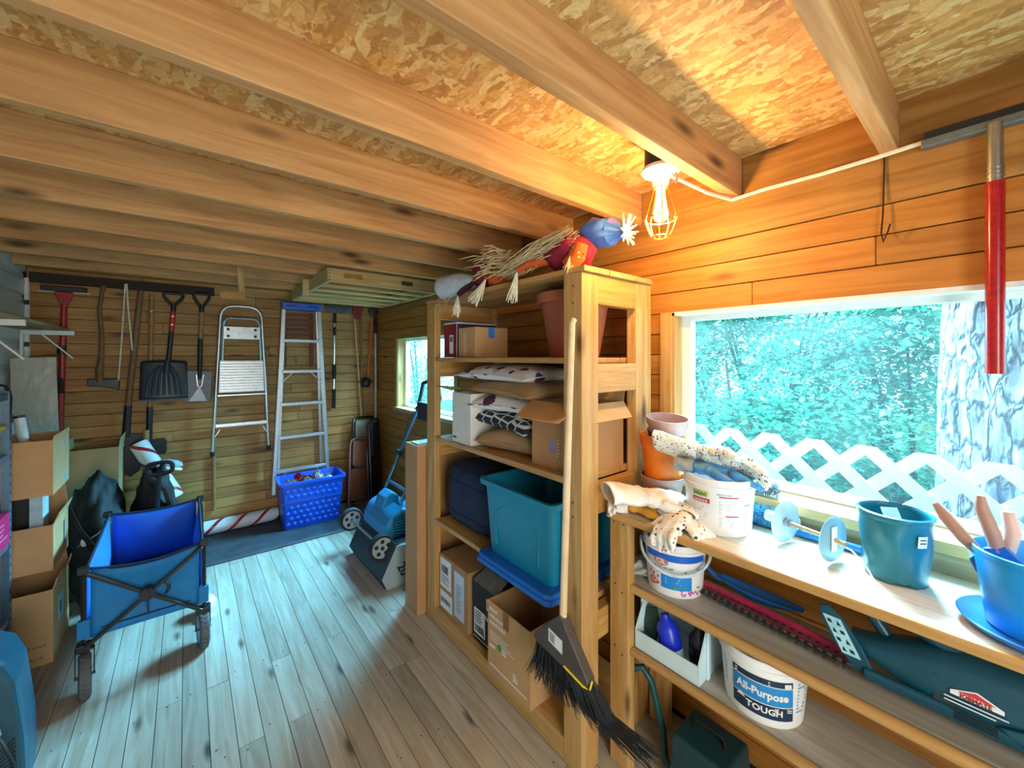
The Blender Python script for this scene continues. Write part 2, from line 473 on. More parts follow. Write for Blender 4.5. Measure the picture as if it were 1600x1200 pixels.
# ---- left wall of white ribbed steel
wl = S('wall_left')
MB().box(XL-.08, XL-.02, YF-.1, D+.1, -.1, ZC).build('sheathing', M_white, wl)
M_ribs = plain('ribbed_white_steel', '#c9d2d2', .35, .2, var=.06)
z = 0.0
while z < ZC - .02:
    mb = MB(); z1 = min(z + .152, ZC)
    prof = [(-.02, z), (-.003, z+.012), (0, z+.10), (-.012, z+.115), (-.012, z1-.01), (-.02, z1)]
    mb.prism([(XL + x, zz) for x, zz in prof] + [(XL-.022, z1), (XL-.022, z)], -D + .0, -YF, Matrix(((1, 0, 0, 0), (0, 0, -1, 0), (0, 1, 0, 0), (0, 0, 0, 1))))
    mb.build('panel', M_ribs, wl); z += .155
MB().box(XL-.005, XL+.018, D-.03, D, 1.35, 1.98).build('corner_trim', M_white, wl, bevel=.003)
for zz in (1.52, 1.68, 1.80): MB().box(XL, XL+.02, D-.05, D-.031, zz, zz+.03).build('hinge', M_black, wl)
# ---- front wall behind the camera with an open doorway
wf = S('wall_front')
b = MB(); b.box(XL-.1, -.30, YF-.06, YF, -.1, ZC).box(.62, W+.1, YF-.06, YF, -.1, ZC).box(-.30, .62, YF-.06, YF, 2.02, ZC)
b.build('lining', M_wallX, wf)
# ---- ceiling sheet on joists
ce = S('ceiling')
MB().box(XL-.1, W+.1, YF-.1, D+.1, ZC, ZC+.03).build('strand_board_sheet', M_osb, ce)
ys = [.178 + .406 * k for k in range(-2, 10)]
jm = MB().box(XL, W+.04, 0, .038, 0, ZC-ZJ).mesh('joist', M_joist)
for k, y in enumerate(ys):
    o = inst(jm, 'joist', ce, (0, y, ZJ), (0, 0, R(random.uniform(-.15, .15))))
    m = o.modifiers.new('b', 'BEVEL'); m.width = .003; m.segments = 2
bl = MB().box(0, .03, 0, .366, 0, ZC-ZJ).mesh('blocking', M_plate)
for y in ys[:-1]: inst(bl, 'blocking', ce, (W+.010, y+.039, ZJ))

# ---- windows
M_glass = glass_mat()
def window(name, y0, y1, casing_l, dep=.06):
    w = S(name)
    Xg = W + .075
    # white vinyl frame
    f = MB(); t = .052
    f.box(Xg-.02, Xg+.02, y0, y0+t, H0+.035, H1).box(Xg-.02, Xg+.02, y1-t, y1, H0+.035, H1)
    f.box(Xg-.02, Xg+.02, y0+t, y1-t, H1-.032, H1).box(Xg-.02, Xg+.02, y0+t, y1-t, H0+.035, H0+.062)
    f.build('frame', M_white, w, bevel=.003)
    MB().box(Xg-.002, Xg+.002, y0+t-.004, y1-t+.004, H0+.058, H1-.028).build('pane', M_glass, w)
    for ya, yb in ((y1-.002, y1+.013), (y0-.013, y0+.002)):
        MB().box(W-.006, Xg-.018, ya-.012, yb-.0, H0+.035, H1).build('jamb', M_pine, w)
    for ya, yb in ((y1-.004, y1+.045), (y0-.045, y0+.004)):
        MB().box(W-.014, W+.001, ya, yb, H0+.02, H1+.002).build('casing', M_pine, w, bevel=.002)
    MB().box(W-.006, Xg-.018, y0, y1, H1-.012, H1+.002).build('head_jamb', M_white if dep > .05 else M_paleY, w)
    return w
w1 = window('window_1', A0, A1, True)
MB().box(1.475, W+.057, A0-.05, A1+.0, H0+.004, H0+.036).build('sill', M_paleY, w1, bevel=.003)
MB().box(1.487, W-.0005, A0-.05, A1+.06, .888, H0+.003).build('apron', M_grey, w1, bevel=.002)
w2 = window('window_2', B0, B1, True, .04)
MB().box(W-.03, W+.057, B0-.05, B1+.05, H0+.006, H0+.036).build('sill', M_paleY, w2, bevel=.003)
MB().box(W+.06, W+.09, (B0+B1)/2-.02, (B0+B1)/2+.02, H0+.06, H1-.03).build('mullion', M_white, w2)

# ---- dark rail the tools hang from
tr = MB().box(XL+.02, .18, D-.045, D-.0005, 1.955, 2.02).build('trim_1', plain('tool_rail', '#33261b', .8), None); tr['kind'] = 'structure'

# ---- outdoors
g = MB(); g.grid(lambda u, v: (W+.1 + 16*u, -6 + 20*v, -.25 + .02*math.sin(9*u+7*v)), 20, 20)
gr = g.build('ground', plain('earth', '#5f7a4a', .95, var=.4, scale=4), None, smooth=True); gr['kind'] = 'structure'
# lattice fence close outside the big window
lat = T('lattice_fence', 'white diagonal lattice fence outside the big window', 'fence', (1.91, .4, -.25))
M_lat = plain('white_lattice', '#f3f5f6', .5, var=.02)
ztop = 1.124; sp = .155; hw = .0215; ysh = -.005
for sgn, xo in ((1, 0), (-1, .009)):
    k = -16
    while k < 26:
        # crossing points lie on z = ztop-.02 at y = ysh + k*sp
        yc = ysh + k * sp; zc = ztop
        d = (math.sqrt(.5), sgn * math.sqrt(.5)); n = (-d[1], d[0])
        L = 4.0
        poly = [(yc + d[0]*a*L + n[0]*b*hw, zc + d[1]*a*L + n[1]*b*hw) for a, b in ((-1, -1), (1, -1), (1, 1), (-1, 1))]
        for nn, dd in (((0, 1), ztop), ((0, -1), .25), ((1, 0), 1.75), ((-1, 0), .75)): poly = clip(poly, nn, dd) if poly else poly
        if len(poly) >= 3:
            mb = MB(); mb.prism([(y, zz) for y, zz in poly], xo, xo + .008, Matrix(((0, 0, 1, 0), (1, 0, 0, -.4), (0, 1, 0, .25), (0, 0, 0, 1))))
            mb.build('slat', M_lat, lat)
        k += 1
# pine trunk
def bark():
    s = NT('pine_bark'); v = s.coords((7.0, 7.0, 2.6), rnd=False)
    vo = s.n('ShaderNodeTexVoronoi', feature='DISTANCE_TO_EDGE'); vo.inputs['Scale'].default_value = 2.6
    nz = s.noise(v, 5, 5)
    a = s.n('ShaderNodeVectorMath', operation='SCALE'); a.inputs['Scale'].default_value = .35
    n2 = s.n('ShaderNodeTexNoise'); n2.inputs['Scale'].default_value = 4; s.l(v, n2.inputs['Vector']); s.l(n2.outputs['Color'], a.inputs[0])
    b = s.n('ShaderNodeVectorMath', operation='ADD'); s.l(v, b.inputs[0]); s.l(a.outputs[0], b.inputs[1]); s.l(b.outputs[0], vo.inputs['Vector'])
    c = s.ramp(nz, [(.3, lin('#4f4546')), (.5, lin('#766a6a')), (.7, lin('#a39798'))])
    e = s.ramp(vo.outputs['Distance'], [(.0, (0, 0, 0, 1)), (.16, (1, 1, 1, 1))])
    c = s.mix(e, lin('#3f3538'), c)
    s.l(c, s.p.inputs['Base Color']); s.p.inputs['Roughness'].default_value = .9
    s.bump(e, .5, .03); return s.m
from mathutils import noise as mnoise
pt = T('pine_tree', 'thick pine trunk with plated grey bark outside the big window', 'tree', (2.6, -.16, -.25))
def trunk(u, v):
    a = 2*PI*u; z = v * 5.0
    r = .335 + .10*math.exp(-z*3) - .015*z
    p = Vector((math.cos(a)*2.4, math.sin(a)*2.4, z*.9))
    cell = mnoise.voronoi(p*2.2)[0]
    r += .022*min(1, (cell[1]-cell[0])*3) + .012*mnoise.noise(p*6)
    return (r*math.cos(a), r*math.sin(a), z)
MB().grid(trunk, 120, 260, cu=True).build('trunk', bark(), pt, smooth=180)
# leafy bank
LM = [leaf_mat('leaf_fresh', '#2a9078', '#93e6c6'), leaf_mat('leaf_deep', '#1b6e5c', '#5fc8a4')]
def shrub(loc, rx, ry, rz, n, seed, mat, label, size=.052):
    rnd = random.Random(seed)
    t = T('leafy_shrub', label, 'shrub', loc, group='leafy shrubs outside the windows')
    vs, fs = [], []
    nc = 26
    cl = []
    for _ in range(nc):
        a = rnd.uniform(0, 2*PI); q = rnd.random()**.5; h = rnd.uniform(.1, 1)
        s_ = math.sqrt(max(.05, 1-(h*.95)**2.2))
        cl.append((rx*q*s_*math.cos(a), ry*q*s_*math.sin(a), rz*h, rnd.uniform(.25, .5)))
    for i in range(n):
        c = cl[i % nc]
        d = Vector((rnd.gauss(0, 1), rnd.gauss(0, 1), rnd.gauss(0, .8))).normalized() * (c[3]*rnd.uniform(.55, 1))
        p = Vector(c[:3]) + d
        p.z = max(.02, p.z)
        ax = Vector((rnd.uniform(-1, 1), rnd.uniform(-1, 1), rnd.uniform(-.7, .3))).normalized()
        sd = ax.cross(Vector((rnd.uniform(-.5, .5), rnd.uniform(-.5, .5), 1))).normalized()
        l = size * rnd.uniform(.6, 1.25); w = l*.3
        b = len(vs)
        vs += [p, p + ax*l*.5 + sd*w, p + ax*l, p + ax*l*.5 - sd*w]
        fs.append((b, b+1, b+2, b+3))
    mb = MB(); mb.v = [tuple(x) for x in vs]; mb.f = fs
    me = bpy.data.meshes.new('foliage'); me.from_pydata(mb.v, [], mb.f); me.materials.append(mat)
    o = bpy.data.objects.new('foliage', me); COL.objects.link(o); o.parent = t
    st = MB()
    for k in range(5):
        a = rnd.uniform(0, 2*PI)
        st.tube([(0, 0, 0), (rx*.2*math.cos(a), ry*.2*math.sin(a), rz*.4), (rx*.5*math.cos(a), ry*.5*math.sin(a), rz*.8)], [.03, .02, .008], 6)
    st.build('stems', plain('twig', '#5a4636', .9), t, smooth=True)
LB = ['leafy green shrub behind the lattice, nearest the pine trunk', 'leafy green shrub behind the lattice, left of the pine trunk',
      'leafy shrub in the middle of the big window view', 'leafy shrub at the left edge of the big window view', 'tall leafy shrub high behind the lattice row',
      'tall leafy shrub high at the left of the big window', 'leafy shrub low outside the small back window', 'tall leafy shrub filling the small back window', 'leafy shrub behind the pine trunk at the right']
for k, (x, y, rx, ry, rz, n) in enumerate([(3.9, .35, .8, .9, 2.3, 22000), (3.6, 1.35, .8, .9, 2.1, 22000), (3.7, 2.3, .8, .9, 2.2, 20000), (3.5, 3.5, .7, .8, 1.9, 9000),
        (5.0, 1.6, .9, 1.3, 3.3, 22000), (5.0, 3.4, .9, 1.2, 3.2, 13000), (3.0, 6.0, .7, .8, 1.5, 6000), (3.6, 7.3, .9, 1.1, 3.4, 8000), (4.6, -.9, .9, 1.0, 2.9, 7000)]):
    shrub((x, y, -.25), rx, ry, rz, n, 40 + k, LM[k % 2], LB[k])
# ================================================================== lamp on the ceiling
lamp = T('ceiling_lamp', 'lit caged light bulb on a white lampholder under the ceiling joist', 'lamp', (1.185, .690, 2.10))
MB().lathe([(.05, .066), (.05, -.035), (.046, -.04), (1e-6, -.04)], 24).build('junction_box', M_black, lamp, smooth=True)
MB().lathe([(1e-6, -.04), (.058, -.042), (.060, -.052), (.056, -.058), (.036, -.066), (.028, -.075), (.024, -.098), (1e-6, -.10)], 36).build('lampholder', M_white, lamp, smooth=True)
M_bulb = plain('lit_bulb', '#fff0d0', .3, var=0, emis=('#ffc067', 7))
MB().lathe([(1e-6, -.215), (.010, -.213), (.018, -.208), (.023, -.198), (.024, -.188), (.020, -.17), (.017, -.15), (.014, -.13), (.014, -.10)], 20).build('bulb', M_bulb, lamp, smooth=180)
M_brass = plain('brass_wire', '#d8b060', .3, .9, var=.05)
cg = MB()
prof = [(.020, -.100), (.026, -.125), (.036, -.16), (.046, -.195), (.050, -.205), (.044, -.225), (.034, -.25), (.026, -.262)]
for k in range(10):
    a = 2*PI*k/10
    pr = prof if k % 2 == 0 else prof[3:]
    cg.tube([(r*math.cos(a), r*math.sin(a), z) for r, z in pr], .0016, 5)
for r, z in ((.050, -.205), (.026, -.262), (.021, -.104)):
    cg.tube([(r*math.cos(2*PI*k/24), r*math.sin(2*PI*k/24), z) for k in range(24)], .002, 5, closed=True)
cg.build('cage', M_brass, lamp, smooth=True)
MB().tube([(.012, -.045, -.066), (.014, -.047, -.09), (.015, -.045, -.10)], .004, 6).build('pull_switch', M_steel, lamp, smooth=True)
ld = bpy.data.lights.new('bulb_light', 'POINT'); ld.energy = 52; ld.color = (1.0, .57, .19); ld.shadow_soft_size = .03
lo = bpy.data.objects.new('bulb_light', ld); COL.objects.link(lo); lo.location = (1.185, .690, 1.905)
# cable along the plate
cp = [(1.19, .66, 2.028), (1.40, .64, 2.020), (1.50, .60, 2.008), (1.526, .50, 2.022), (1.526, .35, 2.018), (1.526, .22, 2.020), (1.526, .10, 2.026), (1.526, .0, 2.034), (1.526, -.15, 2.03), (1.526, -.5, 2.03)]
tag(MB().tube(cp, .0045, 8, flat=1.4).build('electric_cable', plain('white_cable', '#e8e2d2', .5, var=.05), None, smooth=True), 'white electric cable running along the top of the window wall', 'cable')
tag(MB().tube([(1.533, .205, 2.03), (1.532, .205, 1.98), (1.527, .207, 1.86), (1.523, .21, 1.80), (1.517, .205, 1.775), (1.514, .195, 1.80), (1.512, .19, 1.82)], .0022, 6).build('wire_hook', M_dark, None, smooth=True), 'thin bent wire hook hanging below the white cable', 'hook')
# long red squeegee at the right
sq = T('floor_squeegee', 'floor squeegee with red metal pole and grey bar hung upside down by the big window', 'squeegee', (1.50, .005, 1.41))
MB().tube([(0, 0, 0), (0, 0, .46)], .0165, 14).build('pole', plain('red_enamel', '#a8161c', .25, var=.2, scale=90, coat=.3), sq, smooth=True)
MB().tube([(0, 0, .455), (0, 0, .60)], [.0145, .0135], 14).build('ferrule', M_steel, sq, smooth=True)
rg = MB()
for z in (.47, .48, .49): rg.tube([(0, 0, z), (0, 0, z+.004)], .0158, 14)
rg.build('collar_rings', M_steel, sq, smooth=True)
MB().box(.004, .03, -.55, .125, .592, .614).build('bar', plain('grey_bar', '#7d858a', .35, .6), sq, bevel=.003)
MB().box(.012, .022, -.55, .120, .6145, .634).build('rubber_blade', M_rubber, sq)

# ================================================================== big shelving unit
UX0, UX1, UY0, UY1 = 1.05, 1.48, .905, 2.04
un = T('storage_shelf', 'tall home-built pine shelving unit packed with boxes and pillows', 'shelf', (0, 0, 0))
def post(x0, x1, y0, y1, h): MB().box(x0, x1, y0, y1, 0, h).build('post', M_pine, un, bevel=.003)
post(1.05, 1.14, .905, .99, 1.745); post(1.05, 1.088, 1.95, 2.04, 1.745)
post(1.375, 1.48, .905, .95, 1.745); post(1.44, 1.478, 1.95, 2.04, 1.745)
levels = [(1.766, .02), (1.448, .021), (1.018, .024), (.566, .022), (.080, .02)]
for zi, (zt, th) in enumerate(levels):
    x = UX0 + (0 if zi == 0 else .002)
    nb = 3; bw = (UX1 - .004 - x) / nb
    y0, y1 = (UY0, UY1) if zi == 0 else (UY0 + .047, UY1 - .03)
    for k in range(nb):
        ya = y0
        if zi and k == 0: ya = .992
        xe = 1.372 if (zi and k == 2) else x + (k+1)*bw - .004
        yb = 1.948 if zi else y1
        if zi == 0: ya, yb = UY0 - .012, UY1 + .005
        elif k == 1: ya = .952
        elif k == 2: ya, xe = .952, x + (k+1)*bw - .004
        MB().box(x + k*bw, xe, ya, yb, zt - th, zt).build('shelf_board', M_pineY, un, bevel=.002)
    if zi < 4:
        rt = zt - th - .001
        MB().box(1.1405, 1.3745, UY0 + .002, UY0 + .040, rt - .105, rt).build('end_rail', M_pineX, un, bevel=.002)
        MB().box(1.0885, 1.4395, 1.955, 1.985, rt - .085, rt).build('end_rail', M_pineX, un, bevel=.002)
    if 0 < zi < 4: MB().box(1.45, 1.478, .951, 1.949, zt - th - .085, zt - th - .001).build('back_rail', M_grey, un)
MB().box(1.052, 1.085, .991, 1.949, .0, .0595).build('base_rail', M_pineY, un, bevel=.002)
bo = MB()
for y, z in ((.945, 1.70), (.945, 1.64), (.945, 1.40), (.945, 1.34), (.945, .94), (.945, .89), (.94, .50), (1.99, 1.62), (1.99, 1.32), (1.99, .95), (1.99, .48), (1.99, .1)):
    bo.tube([(1.0485, y, z), (1.0505, y, z)], .0032, 8)
bo.build('screw_heads', M_nail, un)

M_card = plain('cardboard', '#b98a5a', .8, var=.06, scale=8)
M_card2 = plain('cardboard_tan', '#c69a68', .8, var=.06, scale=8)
M_cardin = plain('cardboard_inside', '#8a6744', .85, var=.1)
M_print = plain('white_print', '#e8e2d6', .7, var=0)
M_inkk = plain('black_ink', '#1c1a1a', .7, var=0)
M_label = plain('paper_label', '#e6e6e2', .6, var=.03)
def carton(t, x0, x1, y0, y1, h, mat=None, flaps=(), top=True, th=.004, inner=None):
    """cardboard box in the local frame of t; flaps: (side, angle from upright, length)"""
    mat = mat or M_card
    if top:
        MB().box(x0, x1, y0, y1, 0, h).build('body', mat, t, bevel=.002)
    else:
        b = MB(); b.box(x0, x1, y0, y1, 0, th).box(x0, x0+th, y0, y1, th, h).box(x1-th, x1, y0, y1, th, h).box(x0+th, x1-th, y0, y0+th, th, h).box(x0+th, x1-th, y1-th, y1, th, h)
        b.build('body', mat, t)
    for side, ang, L in flaps:
        a = R(ang); dx, dz = math.sin(a)*L, math.cos(a)*L
        b = MB()
        if side == '-x': p = [(x0, y0, h), (x0, y1, h), (x0-dx, y1-.012, h+dz), (x0-dx, y0+.012, h+dz)]
        if side == '+x': p = [(x1, y0, h), (x1, y1, h), (x1+dx, y1-.012, h+dz), (x1+dx, y0+.012, h+dz)]
        if side == '-y': p = [(x0, y0, h), (x1, y0, h), (x1-.012, y0-dx, h+dz), (x0+.012, y0-dx, h+dz)]
        if side == '+y': p = [(x0, y1, h), (x1, y1, h), (x1-.012, y1+dx, h+dz), (x0+.012, y1+dx, h+dz)]
        b.add(p, [(0, 1, 2, 3)]); b.build('flap', inner or mat, t, solid=.004)
def lines(mb, fn, x0, x1, y, n, dy, h=.003, rnd=None):
    for i in range(n):
        xe = x1 if rnd is None else x0 + (x1-x0)*rnd.uniform(.55, 1)
        yy = y - i*dy
        mb.add([fn(x0, yy), fn(xe, yy), fn(xe, yy+h), fn(x0, yy+h)], [(0, 1, 2, 3)])
    return mb
def quad(fn, x0, x1, y0, y1): return MB().add([fn(x0, y0), fn(x1, y0), fn(x1, y1), fn(x0, y1)], [(0, 1, 2, 3)])
def barcode(mb, fn, x0, x1, y0, y1, rnd):
    x = x0
    while x < x1:
        w = rnd.choice([.001, .0015, .0025]); mb.add([fn(x, y0), fn(x+w, y0), fn(x+w, y1), fn(x, y1)], [(0, 1, 2, 3)]); x += w + rnd.choice([.001, .002])
    return mb
rr = random.Random(3)
# --- upper compartment (shelf top 1.448)
t = T('gift_box', 'maroon cardboard box with white edges on the top compartment of the shelf', 'box', (1.10, 1.80, 1.4485))
MB().box(0, .26, 0, .135, 0, .185).build('body', plain('maroon_card', '#7d1526', .4, var=.05), t, bevel=.002)
MB().box(-.001, .261, -.001, .136, .178, .187).build('lid_edge', plain('pale_edge', '#c9c4d6', .5), t, bevel=.001)
MB().box(-.0012, .0, -.0012, .004, .0, .18).build('corner_edge', MATS['pale_edge'], t)
MB().box(.002, .258, -.0012, -.0002, .004, .176).build('side_print', plain('purple_card', '#3a2a4d', .4, var=.05), t)
quad(flatx(0, .055, .07), -.02, .02, -.05, .05).build('sticker', M_label, t)
f = flatx(0, .055, .07, .002); barcode(MB(), f, -.014, .014, .012, .04, rr).build('barcode', M_inkk, t)
t = T('cardboard_box', 'small tan cardboard box with blue tape beside the maroon box', 'box', (1.10, 1.63, 1.4485))
carton(t, 0, .205, 0, .155, .152, M_card2)
quad(flaty(0, .10, .128), -.02, .02, -.03, .0245).build('tape', plain('blue_tape', '#2f86d8', .6), t)
lines(MB(), flatx(0, .085, .075), -.02, .012, .04, 9, .012, .004, rr).build('printed_text', M_print, t)
t = T('plant_pot', 'large terracotta plastic pot in the top compartment behind the front post', 'pot', (1.265, 1.13, 1.4485))
M_terra = plain('terracotta', '#b0603f', .55, var=.05)
MB().lathe([(1e-6, 0), (.098, 0), (.104, .01), (.138, .215), (.139, .222), (.156, .222), (.160, .262), (.152, .264), (.146, .258), (.134, .215), (.10, .02), (1e-6, .02)], 40).build('body', M_terra, t, smooth=True)
# --- pillow compartment (shelf top 1.018)
t = T('white_box', 'upright white cardboard box at the left end of the pillow shelf', 'box', (1.062, 1.612, 1.0185))
MB().box(0, .20, 0, .172, 0, .252).build('body', plain('white_card', '#dddbd2', .6, var=.03), t, bevel=.002)
lines(MB(), flatx(0, .145, .022), -.018, .016, 0, 1, .01, .009).build('printed_text', M_inkk, t)
def pillow(name, label, mat, loc, rz, sx, sy, h, seed, tilt=(0, 0)):
    rnd = random.Random(seed); ph = [rnd.uniform(0, 6) for _ in range(6)]
    t = T(name, label, 'pillow', loc, (tilt[0], tilt[1], rz), 'pillows piled on the shelf')
    def side(sg):
        def fn(u, v):
            x, y = 2*u-1, 2*v-1
            pin = 1 - .10*(1 - abs(x)**2)*abs(y)**3 ; pin2 = 1 - .10*(1 - abs(y)**2)*abs(x)**3
            e = (max(0, 1-abs(x)**2.6) * max(0, 1-abs(y)**2.6))**.38
            wr = 1 + .10*math.sin(5*x+ph[0])*math.sin(4*y+ph[1])
            sag = -.012*(abs(x)**2+abs(y)**2)
            return (sx*x*pin2*.5, sy*y*pin*.5, h*.5 + sg*h*.5*e*wr + sag)
        return fn
    b = MB(); b.grid(side(1), 25, 25); b.grid(side(-1), 25, 25)
    b.build('cover', mat, t, smooth=180)
    sm = MB(); q = []
    for i in range(80):
        a = i/80*4; k = int(a); f = a-k
        x, y = [(2*f-1, -1), (1, 2*f-1), (1-2*f, 1), (-1, 1-2*f)][k]
        q.append((sx*x*(1-.10*(1-abs(y)**2)*abs(x)**3)*.5, sy*y*(1-.10*(1-abs(x)**2)*abs(y)**3)*.5, h*.5-.012*(x*x+y*y)))
    sm.tube(q, .003, 5, closed=True); sm.build('seam', mat, t, smooth=True)
    return t
M_floral = spots_mat('floral_cloth', '#e8e6e6', [('#d8b0b4', .9), ('#5b2a52', .7), ('#3b3034', 1.4)], 8, .38)
M_beige = plain('beige_velvet', '#a9855d', .85, var=.12, scale=9)
def trellis():
    s = NT('trellis_cloth'); v = s.coords((1, 1, 1), rnd=False)
    vo = s.n('ShaderNodeTexVoronoi', feature='DISTANCE_TO_EDGE'); vo.inputs['Scale'].default_value = 15; vo.inputs['Randomness'].default_value = .45; s.l(v, vo.inputs['Vector'])
    f = s.ramp(vo.outputs['Distance'], [(.05, (1, 1, 1, 1)), (.075, (0, 0, 0, 1))])
    s.l(s.mix(f, lin('#232a33'), lin('#d6dde0')), s.p.inputs['Base Color']); s.p.inputs['Roughness'].default_value = .9
    return s.m
pillow('throw_pillow', 'plain beige pillow at the bottom of the pillow pile', M_beige, (1.285, 1.42, 1.020), R(8), .40, .38, .115, 1)
pillow('throw_pillow', 'dark pillow with white geometric trellis pattern in the pile', trellis(), (1.275, 1.425, 1.123), R(-4), .41, .44, .085, 2, (R(3), 0))
pillow('throw_pillow', 'white floral pillow lying on the dark patterned pillow', M_floral, (1.28, 1.43, 1.20), R(5), .42, .46, .085, 3)
pillow('throw_pillow', 'plain beige pillow between the two white floral pillows', M_beige, (1.26, 1.41, 1.272), R(-8), .40, .56, .085, 4)
pillow('throw_pillow', 'white floral pillow on top of the pillow pile', M_floral, (1.255, 1.49, 1.342), R(-4), .38, .60, .075, 5)
t = T('leaf_tip', 'narrow green cloth leaf tip poking out left of the pillows', 'leaf', (1.06, 1.80, 1.285))
MB().add([(-.02, .12, .012), (.02, 0, .01), (.05, -.03, .004), (.06, 0, -.008), (.02, .03, -.008)], [(0, 1, 2, 3, 4)]).build('blade', plain('leaf_cloth', '#7d8a3a', .7, var=.2), t, solid=.004)
t = T('cardboard_box', 'open cardboard box with folded-out flaps at the right of the pillows', 'box', (1.095, .953, 1.0185))
carton(t, 0, .262, 0, .255, .255, M_card, flaps=[('-x', 118, .115), ('-y', 140, .075), ('+x', 25, .09)], top=False, inner=M_card2)
quad(flatx(0, .12, .08), -.03, .0, -.02, .03).build('blue_stamp', plain('faded_blue', '#8d86b4', .8), t)
lines(MB(), flatx(0, .12, .08), .004, .02, .03, 6, .012, .005, rr).build('printed_text', plain('faded_print', '#d8c0a0', .8), t)
# --- tote compartment (shelf top .566)
t = T('folded_comforter', 'rolled navy blue quilted comforter on the shelf left of the teal tote', 'comforter', (1.268, 1.708, .568))
def comf(u, v):
    a = 2*PI*u; c, s_ = math.cos(a), math.sin(a); e = 4.5
    q = (abs(c)**e + abs(s_)**e)**(-1/e)
    th = PI*(v-.5); rr_ = math.cos(th)**.45 if abs(th) < PI/2-1e-6 else 0; hz = math.copysign(abs(math.sin(th))**.55, th)
    w = 1 + .035*math.sin(6*a)*math.sin(9*v) + .03*math.sin(3*a+4*v)
    return (.19*c*q*rr_*w, .228*s_*q*rr_*w, .165 + .160*hz*(1-.10*c))
M_navy = plain('navy_quilt', '#152443', .8, var=.25, scale=14, bump=.4)
MB().grid(comf, 48, 24, cu=True).build('bundle', M_navy, t, smooth=180)
qs = MB()
for k in range(4):
    vv = .25 + k*.16
    qs.tube([Vector(comf(i/40, vv))*1.004 for i in range(40)], .0028, 5, closed=True)
qs.build('stitching', plain('navy_dark', '#0d1730', .9), t, smooth=True)
M_tealtub = plain('teal_plastic', '#157fa0', .38, var=.05, scale=5)
M_bluelid = plain('blue_lid_plastic', '#1663c0', .4, var=.05, scale=5)
t = T('tote_lid', 'blue plastic lid lying under the teal storage tote', 'lid', (1.20, 1.225, .5665))
b = MB(); b.prism([(x*.215, y*.225) for x, y in [(-1, -.9), (-.93, -1), (.93, -1), (1, -.9), (1, .9), (.93, 1), (-.93, 1), (-1, .9)]], .012, .036)
b.build('panel', M_bluelid, t, bevel=.006, seg=3)
MB().prism([(x*.222, y*.232) for x, y in [(-1, -.9), (-.93, -1), (.93, -1), (1, -.9), (1, .9), (.93, 1), (-.93, 1), (-1, .9)]], 0, .02).build('rim', M_bluelid, t, bevel=.004)
def tub(t, mat, lx, ly, h, flare, wall=.004, rim=.016, rimh=.022):
    def ring(f, z, k=.16):
        pts = []
        for cx, cy, a0 in ((1, 1, 0), (-1, 1, 90), (-1, -1, 180), (1, -1, 270)):
            r = k*min(lx, ly)*.5
            for i in range(5):
                a = R(a0 + 22.5*i); pts.append((cx*(lx/2+f-r) + r*math.cos(a), cy*(ly/2+f-r) + r*math.sin(a), z))
        return pts
    rings = [ring(-.004, 0), ring(0, .01), ring(flare*.9, h-rimh), ring(flare+rim, h-rimh), ring(flare+rim+.002, h), ring(flare+.002, h), ring(flare-wall-.002, h-.012), ring(-wall, .015)]
    n = len(rings[0]); b = MB(); vs = [p for r in rings for p in r]; fs = []
    for i in range(len(rings)-1):
        for k in range(n): fs.append((i*n+k, i*n+(k+1) % n, (i+1)*n+(k+1) % n, (i+1)*n+k))
    fs += [tuple(range(n))[::-1], tuple((len(rings)-1)*n+k for k in range(n))]
    b.add(vs, fs); return b.build('body', mat, t, smooth=50)
t = T('storage_tote', 'open teal plastic storage tote standing on its blue lid', 'tote', (1.215, 1.225, .603))
tub(t, M_tealtub, .37, .39, .318, .018)
for s_ in (-1, 1): MB().box(-.05, .05, s_*.208-.010, s_*.208+.010, .25, .285).build('handle', M_tealtub, t, bevel=.005)
b = MB(); b.tube([(-.190, -.13, .05), (-.1925, -.135, .18), (-.194, -.12, .205), (-.195, -.09, .215), (-.195, -.06, .24)], .004, 6); b.tube([(-.190, .13, .05), (-.1925, .135, .18), (-.194, .12, .205), (-.195, .09, .215), (-.195, .06, .24)], .004, 6)
b.build('rib', M_tealtub, t, smooth=True)
# --- bottom compartment (base top .080)
t = T('cardboard_box', 'taped cardboard parcel with white shipping labels at the bottom left of the shelf', 'box', (1.075, 1.655, .0805))
carton(t, 0, .33, 0, .285, .30, plain('parcel_card', '#a5815a', .8, var=.06, scale=8))
f = flatx(0, .14, .15)
quad(f, -.135, -.02, -.02, .135).build('shipping_label', M_label, t)
quad(f, -.135, -.01, -.13, -.04).build('shipping_label', M_label, t)
quad(f, .01, .105, -.115, .115).build('document_pouch', plain('pouch', '#c9d2e0', .25, var=.04), t)
f2 = flatx(0, .14, .15, .002)
b = barcode(MB(), f2, -.12, -.05, .06, .10, rr); lines(b, f2, -.12, -.04, .04, 4, .012, .004, rr); barcode(b, f2, -.125, -.03, -.10, -.075, rr); lines(b, f2, .03, .09, .05, 12, .012, .003, rr)
b.build('label_print', plain('grey_ink', '#4c4e58', .7, var=0), t)
t = T('black_box', 'black cardboard box printed with a large 5 at the bottom of the shelf', 'box', (1.085, 1.435, .0805))
carton(t, 0, .30, 0, .19, .285, plain('black_card', '#191719', .5, var=.1), flaps=[('-x', -62, .08)], inner=plain('box_flap', '#6f6a66', .7))
MB().text('5', .15, flatx(0, .062, .185), sx=.8).build('printed_number', plain('cream_ink', '#d9c9ae', .6, var=0), t)
quad(flatx(0, .125, .10), -.055, .035, -.06, .06).build('sticker', M_label, t)
